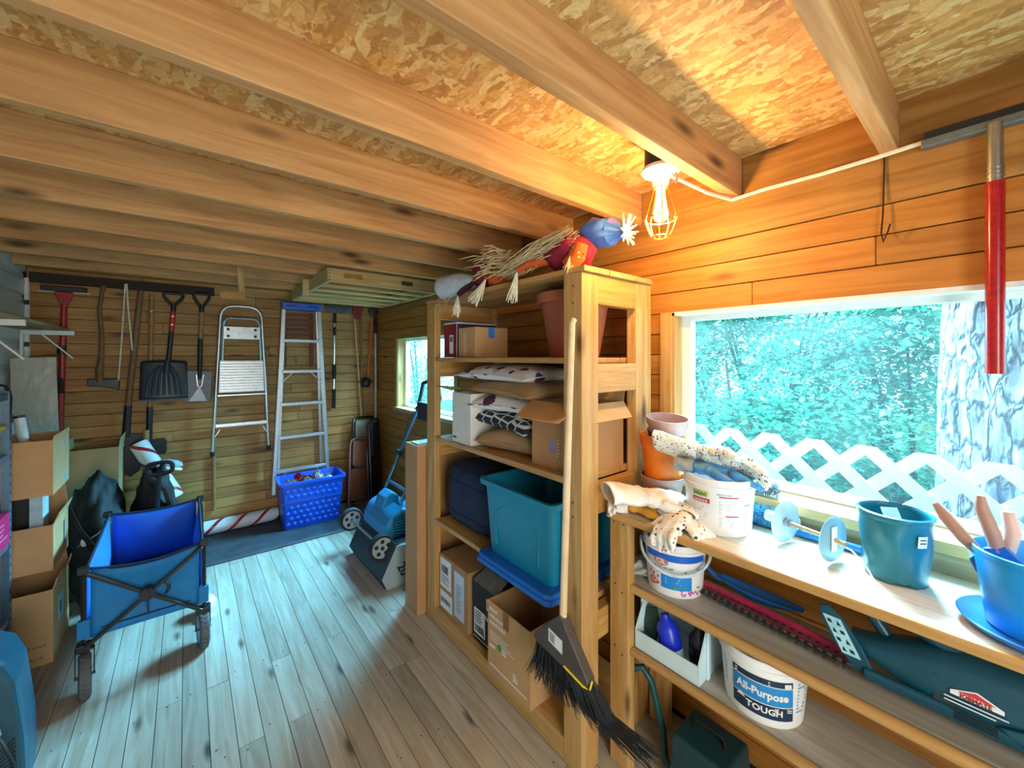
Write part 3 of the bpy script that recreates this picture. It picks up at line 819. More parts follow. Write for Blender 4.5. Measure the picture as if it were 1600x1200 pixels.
f2 = flatx(0, .125, .10, .002); b = lines(MB(), f2, -.045, .025, .045, 5, .012, .005, rr); barcode(b, f2, -.045, .025, -.05, -.015, rr); b.build('label_print', M_inkk, t)
b = MB(); lines(b, flatx(0, .095, .02), -.09, .09, .0, 1, .01, .004); b.build('border_line', MATS['cream_ink'], t)
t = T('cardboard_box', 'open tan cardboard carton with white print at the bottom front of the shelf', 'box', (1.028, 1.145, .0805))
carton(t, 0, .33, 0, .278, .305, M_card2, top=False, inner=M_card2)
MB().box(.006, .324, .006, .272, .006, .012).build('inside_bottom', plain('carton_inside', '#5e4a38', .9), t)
f = flatx(0, .139, .152)
b = MB()
for k, w in enumerate((.055, .085, .10)):
    x = -.125
    while x < -.125 + w:
        q = rr.uniform(.006, .012); lines(b, f, x, x+q, .115 - .028*k, 1, .01, rr.choice([.012, .016])); x += q + .0035
lines(b, f, -.125, .06, .025, 4, .011, .0035, rr); lines(b, f, -.125, -.085, -.04, 1, .02, .012); lines(b, f, -.125, .12, -.12, 1, .02, .007)
lines(b, f, .035, .065, -.075, 3, .012, .008, rr); lines(b, f, -.04, -.005, -.02, 2, .012, .007, rr)
b.build('printed_text', M_print, t)
MB().lathe([(1e-6, 0), (.014, 0), (.014, .0006), (1e-6, .0006)], 20, Matrix.Translation((-.0012, .195, .135)) @ Matrix.Rotation(R(90), 4, 'Y')).build('green_logo', plain('green_ink', '#3aa14a', .7), t)
quad(flatx(0, .149, .27, .002), -.02, .02, -.035, .035).build('tape', plain('brown_tape', '#9a6238', .4), t)
# --- tall narrow box next to the unit
t = T('cardboard_box', 'tall narrow cardboard box standing between the shelf and the snow thrower', 'box', (1.0, 2.06, 0))
carton(t, 0, .40, 0, .155, .95, M_card)
MB().box(.02, .38, .03, .12, .9505, .956).build('top_tape', plain('clear_tape', '#d5dadc', .2), t)

# --- broom hung on the front post
br = T('broom', 'angle broom with wooden handle and black bristles hung on the front post of the shelf', 'broom', (.985, .892, 1.56))
MB().tube([(.01, 0, .015), (0, .0, .0), (-.02, .003, -.5), (-.035, .006, -.97)], [.011, .012, .0125, .0125], 12).build('handle', plain('pale_handle', '#d9bd95', .5, var=.08, scale=20), br, smooth=True)
b = MB(); b.prism([(.0, -.945), (.022, -.96), (.022, -.97), (.118, -1.09), (.112, -1.113), (-.10, -1.09), (-.125, -1.078), (-.12, -1.062), (-.02, -.96)], -.018, .018, Matrix(((0, 0, 1, -.035), (-1, 0, 0, .006), (0, 1, 0, 0), (0, 0, 0, 1))))
b2 = MB(); b2.v = [(x, y if True else y, z) for x, y, z in b.v]; b2.f = b.f
b2.build('head', plain('grey_broom_plastic', '#4b4440', .55, var=.08), br, bevel=.004)
f = lambda x, y: (-.0545, .020 - x*.97 + y*.0, -1.035 + y - x*.18)
quad(f, -.035, .03, -.022, .022).build('sticker', M_label, br)
b = MB(); barcode(b, lambda x, y: (-.0552, .020 - x*.97, -1.035 + y - x*.18), -.028, -.005, -.015, .015, rr); b.build('barcode', plain('blue_ink', '#3b5068', .7), br)
MB().tube([(-.053, -.015, -1.095), (-.054, -.05, -1.100), (-.054, -.095, -1.108), (-.048, -.116, -1.108), (-.04, -.118, -1.085)], .0035, 6).build('yellow_trim', plain('yellow_cord', '#e3cf1e', .5), br, smooth=True)
rb = random.Random(11); b = MB()
for i in range(620):
    s_ = rb.random(); y0 = .120 - s_*.23; z0 = -1.070 - s_*.030
    x0 = -.035 + rb.uniform(-.017, .017)
    sp_ = (s_ - .35); L = .125
    dx = rb.uniform(-.035, .025); dy = -.03*sp_ - max(0, s_-.2)*.26 + rb.uniform(-.018, .018) + .02*(1-s_)
    p0 = Vector((x0, .006 + y0 - .006, z0)); p1 = p0 + Vector((dx*.4, dy*.35, -L*.55)); p2 = p0 + Vector((dx, dy, -L*(1-.75*max(0, s_-.35))))
    b.tube([p0, p1, p2], [.0016, .0014, .0008], 3, cap=False)
b.build('bristles', plain('bristle_black', '#23262a', .6, var=.3), br, kind='stuff')

# ================================================================== harvest scarecrows on top of the unit
M_straw = plain('raffia', '#cdb98c', .8, var=.2, scale=40)
M_strawp = plain('pale_raffia', '#e6e0c6', .8, var=.15, scale=40)
M_plaid = spots_mat('plaid_red', '#8a1f30', [('#d8c8b8', 1.0), ('#40151c', 1.4)], 34, .36)
M_orange = spots_mat('plaid_orange', '#c4561c', [('#5a2410', 1.2), ('#e8b23a', 1.0)], 40, .36)
M_maroon = plain('maroon_felt', '#8e1a35', .9, var=.18, scale=12)
M_denim = spots_mat('blue_felt', '#4a76c4', [('#7a64b8', .5)], 14, .45)
M_greyfelt = plain('pale_blue_felt', '#a9b4bd', .9, var=.12)
def tuft(b, p, d, L, n, spread, r=.0022, rnd=random):
    p = Vector(p); d = Vector(d).normalized()
    for _ in range(n):
        e = (d + Vector((rnd.uniform(-1, 1), rnd.uniform(-1, 1), rnd.uniform(-1, 1)))*spread).normalized()
        l = L*rnd.uniform(.7, 1.1); b.tube([p, p + e*l*.5 + Vector((0, 0, -.004)), p + e*l], [r, r*1.2, r*.7], 4)
def lump(c, r, seed, amp=.18, n=22, m=14, M=None):
    rnd = random.Random(seed); off = Vector((rnd.uniform(0, 50), rnd.uniform(0, 50), 3)); b = MB(); b.sphere((0, 0, 0), 1, n, m)
    out = MB(); vs = []
    for p in b.v:
        p = Vector(p); k = 1 + amp*mnoise.noise(p*2.2 + off) + amp*.5*mnoise.noise(p*5 + off)
        q = Vector((p.x*r[0], p.y*r[1], p.z*r[2]))*k
        if M: q = M @ q
        vs.append(q + Vector(c))
    out.v = [tuple(v) for v in vs]; out.f = b.f; return out
sc = T('scarecrow', 'scarecrow doll with blue hat and maroon dress on the front of the shelf top', 'scarecrow doll', (1.15, 1.05, 1.767))
rs = random.Random(5)
lump((.05, -.10, .145), (.075, .085, .05), 1, .25).build('hat', M_denim, sc, smooth=180)
MB().tube([(.05, -.16, .14), (.05, -.20, .135), (.05, -.215, .133)], [.05, .02, .012], 12).build('hat_tip', M_denim, sc, smooth=True)
b = MB()
for k in range(12):
    a = 2*PI*k/12; tuft(b, (.05, -.215, .13), (math.cos(a), -.35, math.sin(a)), .055, 2, .12, .003, rs)
b.build('straw_tassel', M_strawp, sc, smooth=True)
lump((.0, -.005, .075), (.085, .10, .075), 2, .22).build('dress', M_maroon, sc, smooth=180)
MB().tube([(-.04, -.085, .09), (-.05, -.08, .05), (-.07, -.05, .012)], [.03, .033, .028], 12).build('sleeve', M_orange, sc, smooth=True)
lump((.06, .03, .10), (.05, .06, .05), 6, .2).build('head', M_plaid, sc, smooth=180)
b = MB()
for k in range(170):
    p = Vector((rs.uniform(-.08, .05), rs.uniform(-.08, .05), rs.uniform(.07, .17))); q = Vector((rs.uniform(-.13, -.05), rs.uniform(.16, .34), rs.uniform(.02, .07)))
    b.tube([p, (p+q)/2 + Vector((0, 0, rs.uniform(.0, .03))), q], [.002, .0026, .0016], 4)
b.build('raffia_skirt', M_straw, sc, smooth=True)
b = MB(); tuft(b, (-.115, .18, .035), (-.15, .15, -1), .13, 38, .16, .003, rs); b.build('straw_hand', M_strawp, sc, smooth=True)
b = MB(); b.tube([(-.06, .06, .06), (-.10, .13, .05), (-.115, .18, .03)], [.02, .016, .012], 8); b.build('arm', M_orange, sc, smooth=True)
b = MB(); tuft(b, (-.10, -.09, .04), (-.3, -.1, -1), .07, 16, .3, .0015, rs); b.build('straw_cuff', M_straw, sc, smooth=True)
sc = T('scarecrow', 'scarecrow doll in red plaid shirt lying on the far end of the shelf top', 'scarecrow doll', (1.12, 1.50, 1.767))
lump((-.01, .04, .075), (.07, .085, .06), 3, .2).build('shirt', M_plaid, sc, smooth=180)
lump((-.02, -.06, .045), (.05, .06, .042), 4, .2).build('trousers', M_orange, sc, smooth=180)
MB().tube([(-.03, .10, .05), (-.07, .19, .045), (-.10, .30, .035), (-.11, .36, .03)], [.03, .055, .06, .012], 14).build('hat', M_greyfelt, sc, smooth=True)
b = MB()
for k in range(150):
    p = Vector((rs.uniform(-.08, .05), rs.uniform(-.17, -.03), rs.uniform(.04, .15))); q = p + Vector((rs.uniform(-.08, .0), rs.uniform(.0, .14), rs.uniform(-.04, .03)))
    b.tube([p, (p+q)/2 + Vector((0, 0, .012)), q], [.002, .0026, .0016], 4)
b.build('raffia_hair', M_straw, sc, smooth=True)
b = MB(); tuft(b, (-.085, -.05, .03), (-.25, .25, -.6), .12, 40, .3, .003, rs); b.build('straw_hand', M_strawp, sc, smooth=True)
b = MB(); tuft(b, (-.095, .17, -.02), (-.02, .05, -1), .10, 34, .22, .003, rs); b.build('straw_foot', M_strawp, sc, smooth=True)
MB().tube([(-.03, .08, .06), (-.07, .14, .02), (-.093, .17, -.015)], [.022, .018, .012], 8).build('leg', plain('dark_plum', '#45182a', .9), sc, smooth=True)
b = MB()
for k in range(20): b.tube([(-.05, .1, .05), (-.1, .25 + rs.uniform(-.1, .1), .02), (-.12, .35 + rs.uniform(-.12, .1), rs.uniform(-.12, .03))], .0009, 3)
b.build('loose_raffia', M_straw, sc, smooth=True)
# ================================================================== work bench under the big window
be = T('work_bench', 'narrow pine work bench with two lower shelves under the big window', 'bench', (0, 0, 0))
M_bench = wood('bench_top', '#efe4cf', '#d8c4a2', 'Y', knots=.06, rough=.5, var=.05, tone=1.0, sat=.9)
M_shelf = wood('shelf_ply', '#cfc5b2', '#a99b84', 'Y', knots=.06, rough=.5, var=.05, tone=.9, sat=.8)
BY1 = .893
MB().box(1.185, 1.486, -.75, BY1, .878, .9).build('top', M_bench, be, bevel=.003)
MB().box(1.168, 1.184, -.75, BY1, .876, .902).build('front_edge', M_pineY, be, bevel=.005, seg=3)
for y0, y1 in ((.815, .893), (-.70, -.615)):
    MB().box(1.19, 1.228, y0, y1, 0, .8775).build('leg', M_pine, be, bevel=.003)
    MB().box(1.447, 1.485, y0, y1, 0, .8775).build('leg', M_pine, be, bevel=.003)
for z in (.65, .43):
    MB().box(1.2285, 1.446, -.614, .814, z-.02, z).build('shelf', M_shelf, be)
    MB().box(1.2285, 1.446, .8145, .893, z-.02, z).build('shelf_end', M_shelf, be)
    MB().tube([(1.213, .813, z-.012), (1.213, -.612, z-.012)], .0145, 12).build('shelf_edge', M_pineY, be, smooth=True)
MB().box(1.229, 1.26, .83, .88, .853, .877).build('bracket', M_steel, be, bevel=.002)
sw = MB()
for y, z in ((.875, .86), (.835, .86), (.87, .64), (.87, .42), (.84, .62), (.84, .40)): sw.tube([(1.1885, y, z), (1.1905, y, z)], .003, 8)
sw.build('screw_heads', M_nail, be)

# ---------------------------------------------------------------- pots stacked at the left end
t = T('flower_pot', 'mauve flower pot at the bottom of the stack left of the white bucket', 'pot', (1.395, .805, .9005), group='stacked flower pots')
M_mauve = plain('mauve_plastic', '#a88680', .5, var=.06); M_orangep = plain('orange_plastic', '#e8761a', .4, var=.04)
potp = lambda r, h, w=.004: [(1e-6, 0), (r*.74, 0), (r*.76, .006), (r*.93, h*.78), (r*.99, h*.78), (r, h*.80), (r*1.02, h), (r*.97, h), (r*.93, h*.82), (r*.72, .01), (1e-6, .01)]
MB().lathe(potp(.078, .105), 36).build('body', M_mauve, t, smooth=True)
t = T('flower_pot', 'bright orange flower pot in the middle of the stack by the window', 'pot', (1.395, .805, .975), group='stacked flower pots')
MB().lathe(potp(.082, .185), 36).build('body', M_orangep, t, smooth=True)
t = T('flower_pot', 'dark plastic pot nested inside the orange flower pot', 'pot', (1.398, .800, 1.075), (R(4), R(-3), 0), group='stacked flower pots')
MB().lathe([(1e-6, 0), (.050, 0), (.062, .095), (.066, .10), (.060, .10), (.048, .008), (1e-6, .008)], 32).build('body', plain('dark_pot', '#4a3030', .5), t, smooth=True)
t = T('flower_pot', 'mauve flower pot tilted on top of the orange pot', 'pot', (1.400, .795, 1.11), (R(6), R(-4), 0), group='stacked flower pots')
MB().lathe(potp(.074, .115), 36).build('body', M_mauve, t, smooth=True)

# ---------------------------------------------------------------- white fertiliser bucket
M_tub = plain('white_tub', '#ecebea', .35, var=.02)
def bucket(t, r0, r1, h, mat=None):
    MB().lathe([(1e-6, 0), (r0, 0), (r0+.001, .006), (r1-.004, h-.032), (r1+.003, h-.030), (r1+.003, h-.022), (r1, h-.02), (r1+.002, h-.004), (r1, h), (r1-.005, h), (r1-.007, h-.01), (r0-.005, .006), (1e-6, .006)], 56).build('body', mat or M_tub, t, smooth=35)
    return lambda z: r0 + .001 + (r1-.005-r0) * (z-.006)/(h-.038)
t = T('plastic_bucket', 'white plastic bucket with red and green label on the bench, gloves in it', 'bucket', (1.350, .580, .9005))
rf = bucket(t, .092, .106, .172)
a0 = math.atan2(-.592, -1.348)
f = cyl(0, 0, rf, a0, .08)
def pr(mat, name, *rects):
    b = MB()
    for (x0, x1, y0, y1, e) in rects:
        q = patch(cyl(0, 0, rf, a0, .08, e), x0, x1, y0, y1); b.add(q.v, q.f)
    b.build(name, mat, t)
pr(plain('label_yellow', '#dcc95a', .5), 'label_band', (-.082, -.03, .035, .053, .0008))
pr(plain('label_red', '#c0354e', .5, var=0), 'label_band', (-.082, -.026, .016, .030, .0008))
for rc in ((-.0, .055, .040, .044, .0008), (.018, .055, -.018, -.014, .0008), (.075, .10, .016, .019, .0008)): pr(MATS['label_red'], 'label_stripe', rc)
b = MB(); fg = cyl(0, 0, rf, a0 - .055/.1, .08, .0016)
[lines(b, fg, -.022 + .0062*i, -.0175 + .0062*i, .036 + (.001 if i % 3 else 0), 1, .01, .009 if i % 2 else .013) for i in range(7)]; b.build('label_lettering', plain('label_green', '#1f9a5a', .5, var=0), t)
b = MB(); fw = cyl(0, 0, rf, a0 - .054/.1, .08, .0016); [lines(b, fw, -.022 + .0075*i, -.017 + .0075*i, .019, 1, .01, .006) for i in range(6)]; b.build('label_digits', M_print, t)
b = MB(); ft = cyl(0, 0, rf, a0, .08, .0010)
b.text('HOW TO USE', .0065, lambda x, y: ft(x + .014, y + .049), bold=.0003)
lines(b, ft, .0, .055, .030, 9, .0052, .0014, rr); lines(b, ft, .0, .055, -.022, 6, .0052, .0014, rr); lines(b, ft, -.08, -.03, .008, 9, .0062, .0014, rr); lines(b, ft, .073, .10, .035, 13, .0062, .0012, rr)
b.build('label_print', plain('label_grey', '#8aa3b4', .6, var=0), t)
# gloves
WT = bpy.data.textures.new('wrinkle', 'CLOUDS'); WT.noise_scale = .035; WT.noise_depth = 2
def wrinkle(o, s, sc):
    m = o.modifiers.new('w', 'DISPLACE'); m.texture = WT; m.texture_coords = 'GLOBAL'; m.strength = s; m.mid_level = .5
def glove(name, label, mat, loc, rot, cuffmat=None, size=1.0, curl=.3, spread=.18, cufflen=.07, flat=.55):
    t = T(name, label, 'glove', loc, rot, 'gardening gloves on the bench')
    b = MB(); s = size
    b.sphere((0, 0, 0), (.050*s, .046*s, .020*s), 18, 12)
    b.sphere((-.03*s, 0, 0), (.045*s, .042*s, .019*s), 18, 12)
    for k, (y, L) in enumerate(((-.033, .070), (-.011, .082), (.012, .076), (.033, .060))):
        a = spread*(k-1.5); p = Vector((.035*s, y*s, 0)); pts = [p]; z = 0; ang = 0
        for j in range(3):
            ang += curl*(.6+.3*((k*7+j) % 3)); p = p + Vector((math.cos(ang)*math.cos(a), math.sin(a), -math.sin(ang)))*(L*s/3); pts.append(p)
        b.tube(pts, [.0125*s, .0125*s, .0115*s, .008*s], 10); b.sphere(pts[-1], .009*s, 10, 6)
    p = Vector((-.015*s, -.035*s, 0)); pts = [p, p+Vector((.03, -.022, -.006))*s, p+Vector((.055, -.030, -.014))*s]
    b.tube(pts, [.015*s, .014*s, .010*s], 10); b.sphere(pts[-1], .011*s, 10, 6)
    o = b.build('hand', mat, t, remesh=.0045); wrinkle(o, .014, .035)
    c = MB()
    def cu(u, v):
        a = 2*PI*u; wv = 1 + .06*math.sin(3*a+9*v) + .25*v
        return (-.055*s - v*cufflen*s, .042*s*math.cos(a)*wv, .020*s*math.sin(a)*wv*(1-.25*v))
    c.grid(cu, 40, 16, cu=True); o = c.build('cuff', cuffmat or mat, t, smooth=180, solid=.003); wrinkle(o, .012, .03)
    return t
M_leather = plain('white_leather', '#e9e4dc', .7, var=.10, scale=14); M_amber = plain('amber_leather', '#d2912a', .7, var=.15, scale=14)
M_fl1 = spots_mat('leaf_print_cloth', '#f0ede2', [('#6a7f3a', 1.3), ('#3f5a3a', 1.0), ('#2f4a78', .8)], 70, .36)
M_fl2 = spots_mat('flower_print_cloth', '#f1ebe0', [('#d87a86', 1.0), ('#3a4a3a', .8)], 50, .34)
M_blueglove = plain('blue_glove', '#4d92c8', .6, var=.15)
glove('work_glove', 'white leather work glove lying on top at the left end of the bench', M_leather, (1.265, .735, .965), (R(8), R(8), R(-32)), None, 1.25, .18, .10, .10)
glove('work_glove', 'amber and white work glove under the white one at the bench end', M_amber, (1.255, .785, .925), (0, R(-4), R(-60)), M_leather, 1.1, .15, .14, .06)
glove('work_glove', 'crumpled white leather glove at the very left corner of the bench', M_leather, (1.22, .828, .932), (R(25), R(-20), R(140)), None, .85, .6, .1, .03)
glove('work_glove', 'cream flower-print glove hanging over the front edge of the bench', M_fl2, (1.205, .655, .922), (R(4), R(18), R(170)), None, .95, .5, .05, .07)
glove('work_glove', 'cream flower-print glove with fingers pointing right on the bench edge', M_fl2, (1.245, .635, .922), (0, R(4), R(-110)), None, .9, .3, .08, .05)
glove('work_glove', 'leaf-print cotton glove laid across the white bucket', M_fl1, (1.36, .575, 1.115), (R(-38), R(8), R(-78)), None, 1.3, .25, .08, .11)
glove('work_glove', 'blue and grey glove lying inside the white bucket under the leaf-print glove', M_blueglove, (1.345, .588, 1.080), (R(-6), R(4), R(-72)), plain('grey_knit', '#8a949c', .8), 1.15, .15, .08, .05)
tag(MB().tube([(1.31, .545, 1.03), (1.305, .54, 1.078), (1.302, .538, 1.082)], [.012, .011, .006], 8).build('hand_trowel', plain('red_handle', '#d2304a', .4), None, smooth=True), 'red trowel handle tip standing up in the white bucket', 'trowel')
# ---------------------------------------------------------------- brushes
def brush(name, label, loc, rot, bm, bristle_l, core_r, br_r, n, extra):
    t = T(name, label, 'brush', loc, rot)
    rnd = random.Random(n); b = MB()
    for i in range(n):
        x = rnd.uniform(0, bristle_l); a = rnd.uniform(0, 2*PI); d = Vector((rnd.uniform(-.3, .3), math.cos(a), math.sin(a))).normalized(); p = Vector((x, 0, 0))
        b.tube([p + d*core_r*.8, p + d*br_r*rnd.uniform(.85, 1.08)], [.0016, .001], 3, cap=False)
    b.build('bristles', bm, t, kind='stuff'); extra(t); return t
M_gbr = plain('grey_bristle', '#9aa4aa', .8, var=.3); M_bbr = plain('blue_bristle', '#6fb4d2', .7, var=.3); M_bluep = plain('blue_tool_plastic', '#1678b8', .35, var=.06)
brush('scrub_brush', 'grey bristle brush lying on the window sill', (1.495, .585, 1.012), (0, R(0), R(-88)), M_gbr, .13, .008, .026, 800,
      lambda t: (MB().tube([(-.12, 0, 0), (.135, 0, 0)], .008, 10).build('core', plain('grey_core', '#6a7478', .5), t, smooth=True),))
def snowb(t):
    MB().tube([(-.12, 0, -.026), (.32, 0, -.026)], .012, 12).build('shaft', M_bluep, t, smooth=True)
    MB().tube([(-.12, 0, -.006), (.125, 0, -.006)], .012, 10).build('core', M_bluep, t, smooth=True)
    MB().tube([(.125, 0, -.002), (.175, 0, -.002)], [.017, .017], 16).build('end_cap', M_white, t, smooth=True)
brush('snow_brush', 'blue snow brush with pale bristles lying behind the white bucket', (1.445, .56, .941), (0, 0, R(-89)), M_bbr, .12, .010, .030, 700, snowb)
# ---------------------------------------------------------------- spindle with two discs
ax = Vector((.29, .957, 0)).normalized()
t = T('disc_spindle', 'metal spindle with two grey discs standing on the bench', 'spindle', (1.375, .400, .9625), (0, 0, math.atan2(-ax.y, -ax.x)))
M_disc = plain('grey_disc', '#b7c3c8', .4, .3, var=.05)
RY = Matrix.Rotation(R(90), 4, 'Y')
MB().lathe([(1e-6, -.001), (.061, -.001), (.062, 0), (.061, .001), (1e-6, .001)], 40, RY).build('disc', M_disc, t, smooth=True)
MB().lathe([(1e-6, -.001), (.059, -.001), (.060, 0), (.059, .001), (1e-6, .001)], 40, Matrix.Translation((.125, 0, 0)) @ RY).build('disc', plain('blue_grey_disc', '#8fb9c9', .4, .3, var=.05), t, smooth=True)
MB().tube([(-.03, 0, 0), (.155, 0, 0)], .0055, 10).build('rod', plain('rod_metal', '#c7a67c', .4, .5), t, smooth=True)
MB().tube([(.003, 0, 0), (.012, 0, 0)], .012, 10).build('hub', M_steel, t, smooth=True)
MB().tube([(-.055, 0, 0), (-.004, 0, 0)], .016, 14).build('spacer', M_white, t, smooth=True)
MB().box(.128, .130, -.012, .010, -.03, .035).build('tag', M_label, t)
MB().tube([(.13, .0, -.005), (.17, -.005, -.008), (.21, -.02, -.03), (.235, -.03, -.058)], .0022, 6).build('cord', M_white, t, smooth=True)
b = MB(); b.tube([(-.005, .02, -.055), (-.03, .035, -.059)], .003, 6); b.build('pin', M_nail, t)
# ---------------------------------------------------------------- green nursery pot
t = T('plant_pot', 'dented dark teal nursery pot with a white price sticker on the bench', 'pot', (1.376, .165, .9005))
def gp(u, v):
    a = 2*PI*u; r = .0575 + .0115*v; dent = -.008*math.exp(-((a-3.6)/.35)**2)*math.exp(-((v-.45)/.3)**2) + .003*math.sin(5*a+6*v)*math.sin(PI*v)
    z = .162*v
    if v < .03: z += .010*max(0, math.sin(4*a))
    return ((r+dent)*math.cos(a), (r+dent)*math.sin(a), z)
M_gpot = plain('teal_nursery_plastic', '#1c6f80', .3, var=.06, scale=8)
MB().grid(gp, 64, 34, cu=True).build('body', M_gpot, t, smooth=180, solid=.003)
MB().lathe([(.067, .150), (.070, .150), (.073, .156), (.073, .164), (.068, .166), (.065, .16), (.067, .150)], 56, cap=False).build('rim', M_gpot, t, smooth=True)
MB().lathe([(1e-6, .012), (.055, .012), (.055, .015), (1e-6, .015)], 40).build('bottom', M_gpot, t)
aa = math.atan2(-.163, -1.378) + .78
patch(cyl(0, 0, lambda z: .0575 + .0115*z/.162, aa, .115, .003), -.011, .011, -.014, .014).build('price_sticker', M_label, t)
b = MB(); ff = cyl(0, 0, lambda z: .0575 + .0115*z/.162, aa, .115, .0038); lines(b, ff, -.007, .007, .004, 2, .008, .003); b.build('sticker_print', MATS['grey_ink'], t)
MB().add([(-.03, .0, .10), (-.005, -.03, .10), (.035, .0, .163), (.012, .028, .163)], [(0, 1, 2, 3)]).build('card', plain('pale_green_card', '#bfe4dc', .6), t, solid=.002)
# ---------------------------------------------------------------- blue planter on a saucer
t = T('plant_saucer', 'round blue saucer under the blue planter on the bench', 'saucer', (1.288, -.055, .9005))
M_blp = plain('blue_planter', '#178fd2', .35, var=.04, scale=5); M_bls = plain('blue_saucer', '#2378c6', .35, var=.04, scale=5)
MB().lathe([(1e-6, 0), (.092, 0), (.108, .012), (.114, .020), (.111, .022), (.102, .015), (.088, .006), (1e-6, .006)], 56).build('body', M_bls, t, smooth=True)
t = T('planter', 'bright blue round planter holding shears on the bench', 'pot', (1.293, -.048, .908))
MB().lathe([(1e-6, 0), (.064, 0), (.066, .005), (.084, .142), (.087, .143), (.087, .152), (.083, .153), (.079, .142), (.062, .008), (1e-6, .008)], 56).build('body', M_blp, t, smooth=True)
MB().lathe([(1e-6, .07), (.070, .07), (.070, .075), (1e-6, .078)], 32).build('fill', plain('potting_soil', '#4a3a2c', .95, var=.4, scale=60, bump=.6), t)
# shears
t = T('garden_shears', 'garden shears with brown curved handles standing in the blue planter', 'shears', (1.285, .0, 1.0))
M_brownh = plain('brown_grip', '#b0826f', .5, var=.06)
MB().tube([(0, .025, .04), (-.0, .045, .062), (.012, .075, .10), (.016, .09, .122)], [.009, .012, .012, .006], 10).build('handle', M_brownh, t, smooth=True)
MB().tube([(.005, .0, .05), (.01, .008, .085), (.012, .022, .13), (.013, .024, .158)], [.012, .013, .012, .007], 10).build('handle', M_brownh, t, smooth=True)
MB().tube([(.02, -.012, .05), (.03, -.018, .09), (.033, -.012, .13)], [.011, .014, .010], 10).build('handle', plain('peach_grip', '#dcae9c', .5, var=.04), t, smooth=True)
MB().prism([(-.03, .0), (.035, -.03), (.03, .045), (.012, .065), (-.018, .055), (-.04, .025)], -.006, .006, Matrix(((0, 0, 1, .0), (-1, 0, 0, .0), (0, 1, 0, 0), (0, 0, 0, 1)))).build('jaw', plain('blue_jaw', '#1f5fa6', .4), t, bevel=.003)
b = MB()
for y, z in ((.022, .022), (-.018, .035)): b.tube([(-.009, y, z), (-.004, y, z)], .006, 10)
b.build('rivet', M_steel, t, smooth=True)
MB().bar((-.010, -.02, .035), (-.012, -.055, .030), .004, .010).build('catch', M_white, t)
t = T('yellow_tube', 'yellow plastic tube standing in the blue planter', 'tube', (1.27, -.075, .985), (R(10), R(-8), 0))
MB().lathe([(.011, -.01), (.013, .062), (.020, .064), (.021, .085), (.016, .086), (.014, .07), (.009, 0)], 24).build('body', plain('yellow_plastic', '#e3da5e', .4), t, smooth=True)
t = T('plant_label', 'pale yellow plant tag leaning between the planter and the sill', 'tag', (1.40, .03, .965), (R(0), 0, R(20)))
MB().add([(0, .02, .05), (0, -.005, .055), (-.01, -.03, -.035), (-.012, -.012, -.04)], [(0, 1, 2, 3)]).build('card', plain('pale_yellow', '#e9e3a0', .5), t, solid=.002)

# ================================================================== middle shelf
t = T('paint_pail', 'white fertilizer pail with blue band, flower print and CIL oval on the middle shelf', 'bucket', (1.332, .722, .6505))
rf = bucket(t, .088, .104, .178)
a0 = math.atan2(-.722, -1.332)
def pr2(mat, name, *rects):
    b = MB()
    for (x0, x1, y0, y1, e) in rects:
        q = patch(cyl(0, 0, rf, a0, .085, e), x0, x1, y0, y1, 18); b.add(q.v, q.f)
    return b.build(name, mat, t)
pr2(plain('pail_blue', '#1560c8', .4, var=0), 'blue_band', (-.11, .11, .036, .060, .0008))
pr2(plain('pail_skyblue', '#1d86d8', .4, var=0), 'blue_panel', (-.045, .055, -.058, -.012, .0008))
MB().lathe([(1e-6, .150), (.096, .150), (.096, .153), (1e-6, .154)], 40).build('contents', plain('pail_inner', '#1d56b8', .5), t)
fo = cyl(0, 0, rf, a0 - .045/.098, .115, .0016)
MB().grid(lambda u, v: fo(.026*v*math.cos(2*PI*u), .013*v*math.sin(2*PI*u)), 28, 3, cu=True).build('logo_oval', plain('logo_pinkish', '#c8786e', .5, var=0), t)
fo2 = cyl(0, 0, rf, a0 - .045/.098, .115, .0022); MB().text('CIL', .021, fo2, bold=.0006, sx=1.15).build('logo_lettering', M_print, t)
b = MB(); ft = cyl(0, 0, rf, a0, .085, .001)
b.text('BONE MEAL', .012, lambda x, y: ft(x-.040, y+.010), bold=.0002); lines(b, ft, -.03, .05, -.001, 3, .005, .0012, rr); b.build('label_print', plain('label_bluegrey', '#7fa3bc', .6, var=0), t)
b = MB(); ft = cyl(0, 0, rf, a0, .085, .0016); lines(b, ft, -.03, .04, -.022, 4, .006, .0014, rr); b.build('panel_print', M_print, t)
rn = random.Random(8)
for nm, cl, sd in (('flower_print', '#c02a72', 1), ('flower_print', '#d8622e', 2), ('flower_print', '#c93fc0', 3), ('flower_print', '#3aa868', 4)):
    b = MB()
    for k in range(16):
        if sd in (1, 2): cx, cy = -.072 + rn.uniform(-.02, .018), -.03 + rn.uniform(-.03, .03)
        elif sd == 3: cx, cy = .05 + rn.uniform(-.03, .04), -.066 + rn.uniform(-.008, .008)
        else: cx, cy = (rn.choice([.085, -.005, .015, .03]) + rn.uniform(-.008, .008), rn.choice([.01, -.048]) + rn.uniform(-.004, .004))
        q = rn.uniform(.003, .007); e = .0018 + .0002*sd
        fn = cyl(0, 0, rf, a0, .085, e); p0 = [fn(cx + q*math.cos(j*PI/3)*(1 if j % 2 else .5), cy + q*math.sin(j*PI/3)*(1 if j % 2 else .5)) for j in range(6)]
        b.add(p0, [tuple(range(6))])
    b.build(nm, plain('print_%d' % sd, cl, .5, var=0), t)
hp = []
for k in range(25):
    s_ = k/24; an = a0 - PI*.52 + PI*1.04*s_; r = .113 + .004*math.sin(PI*s_)
    hp.append((r*math.cos(an), r*math.sin(an), .150 - .062*math.sin(PI*s_)))
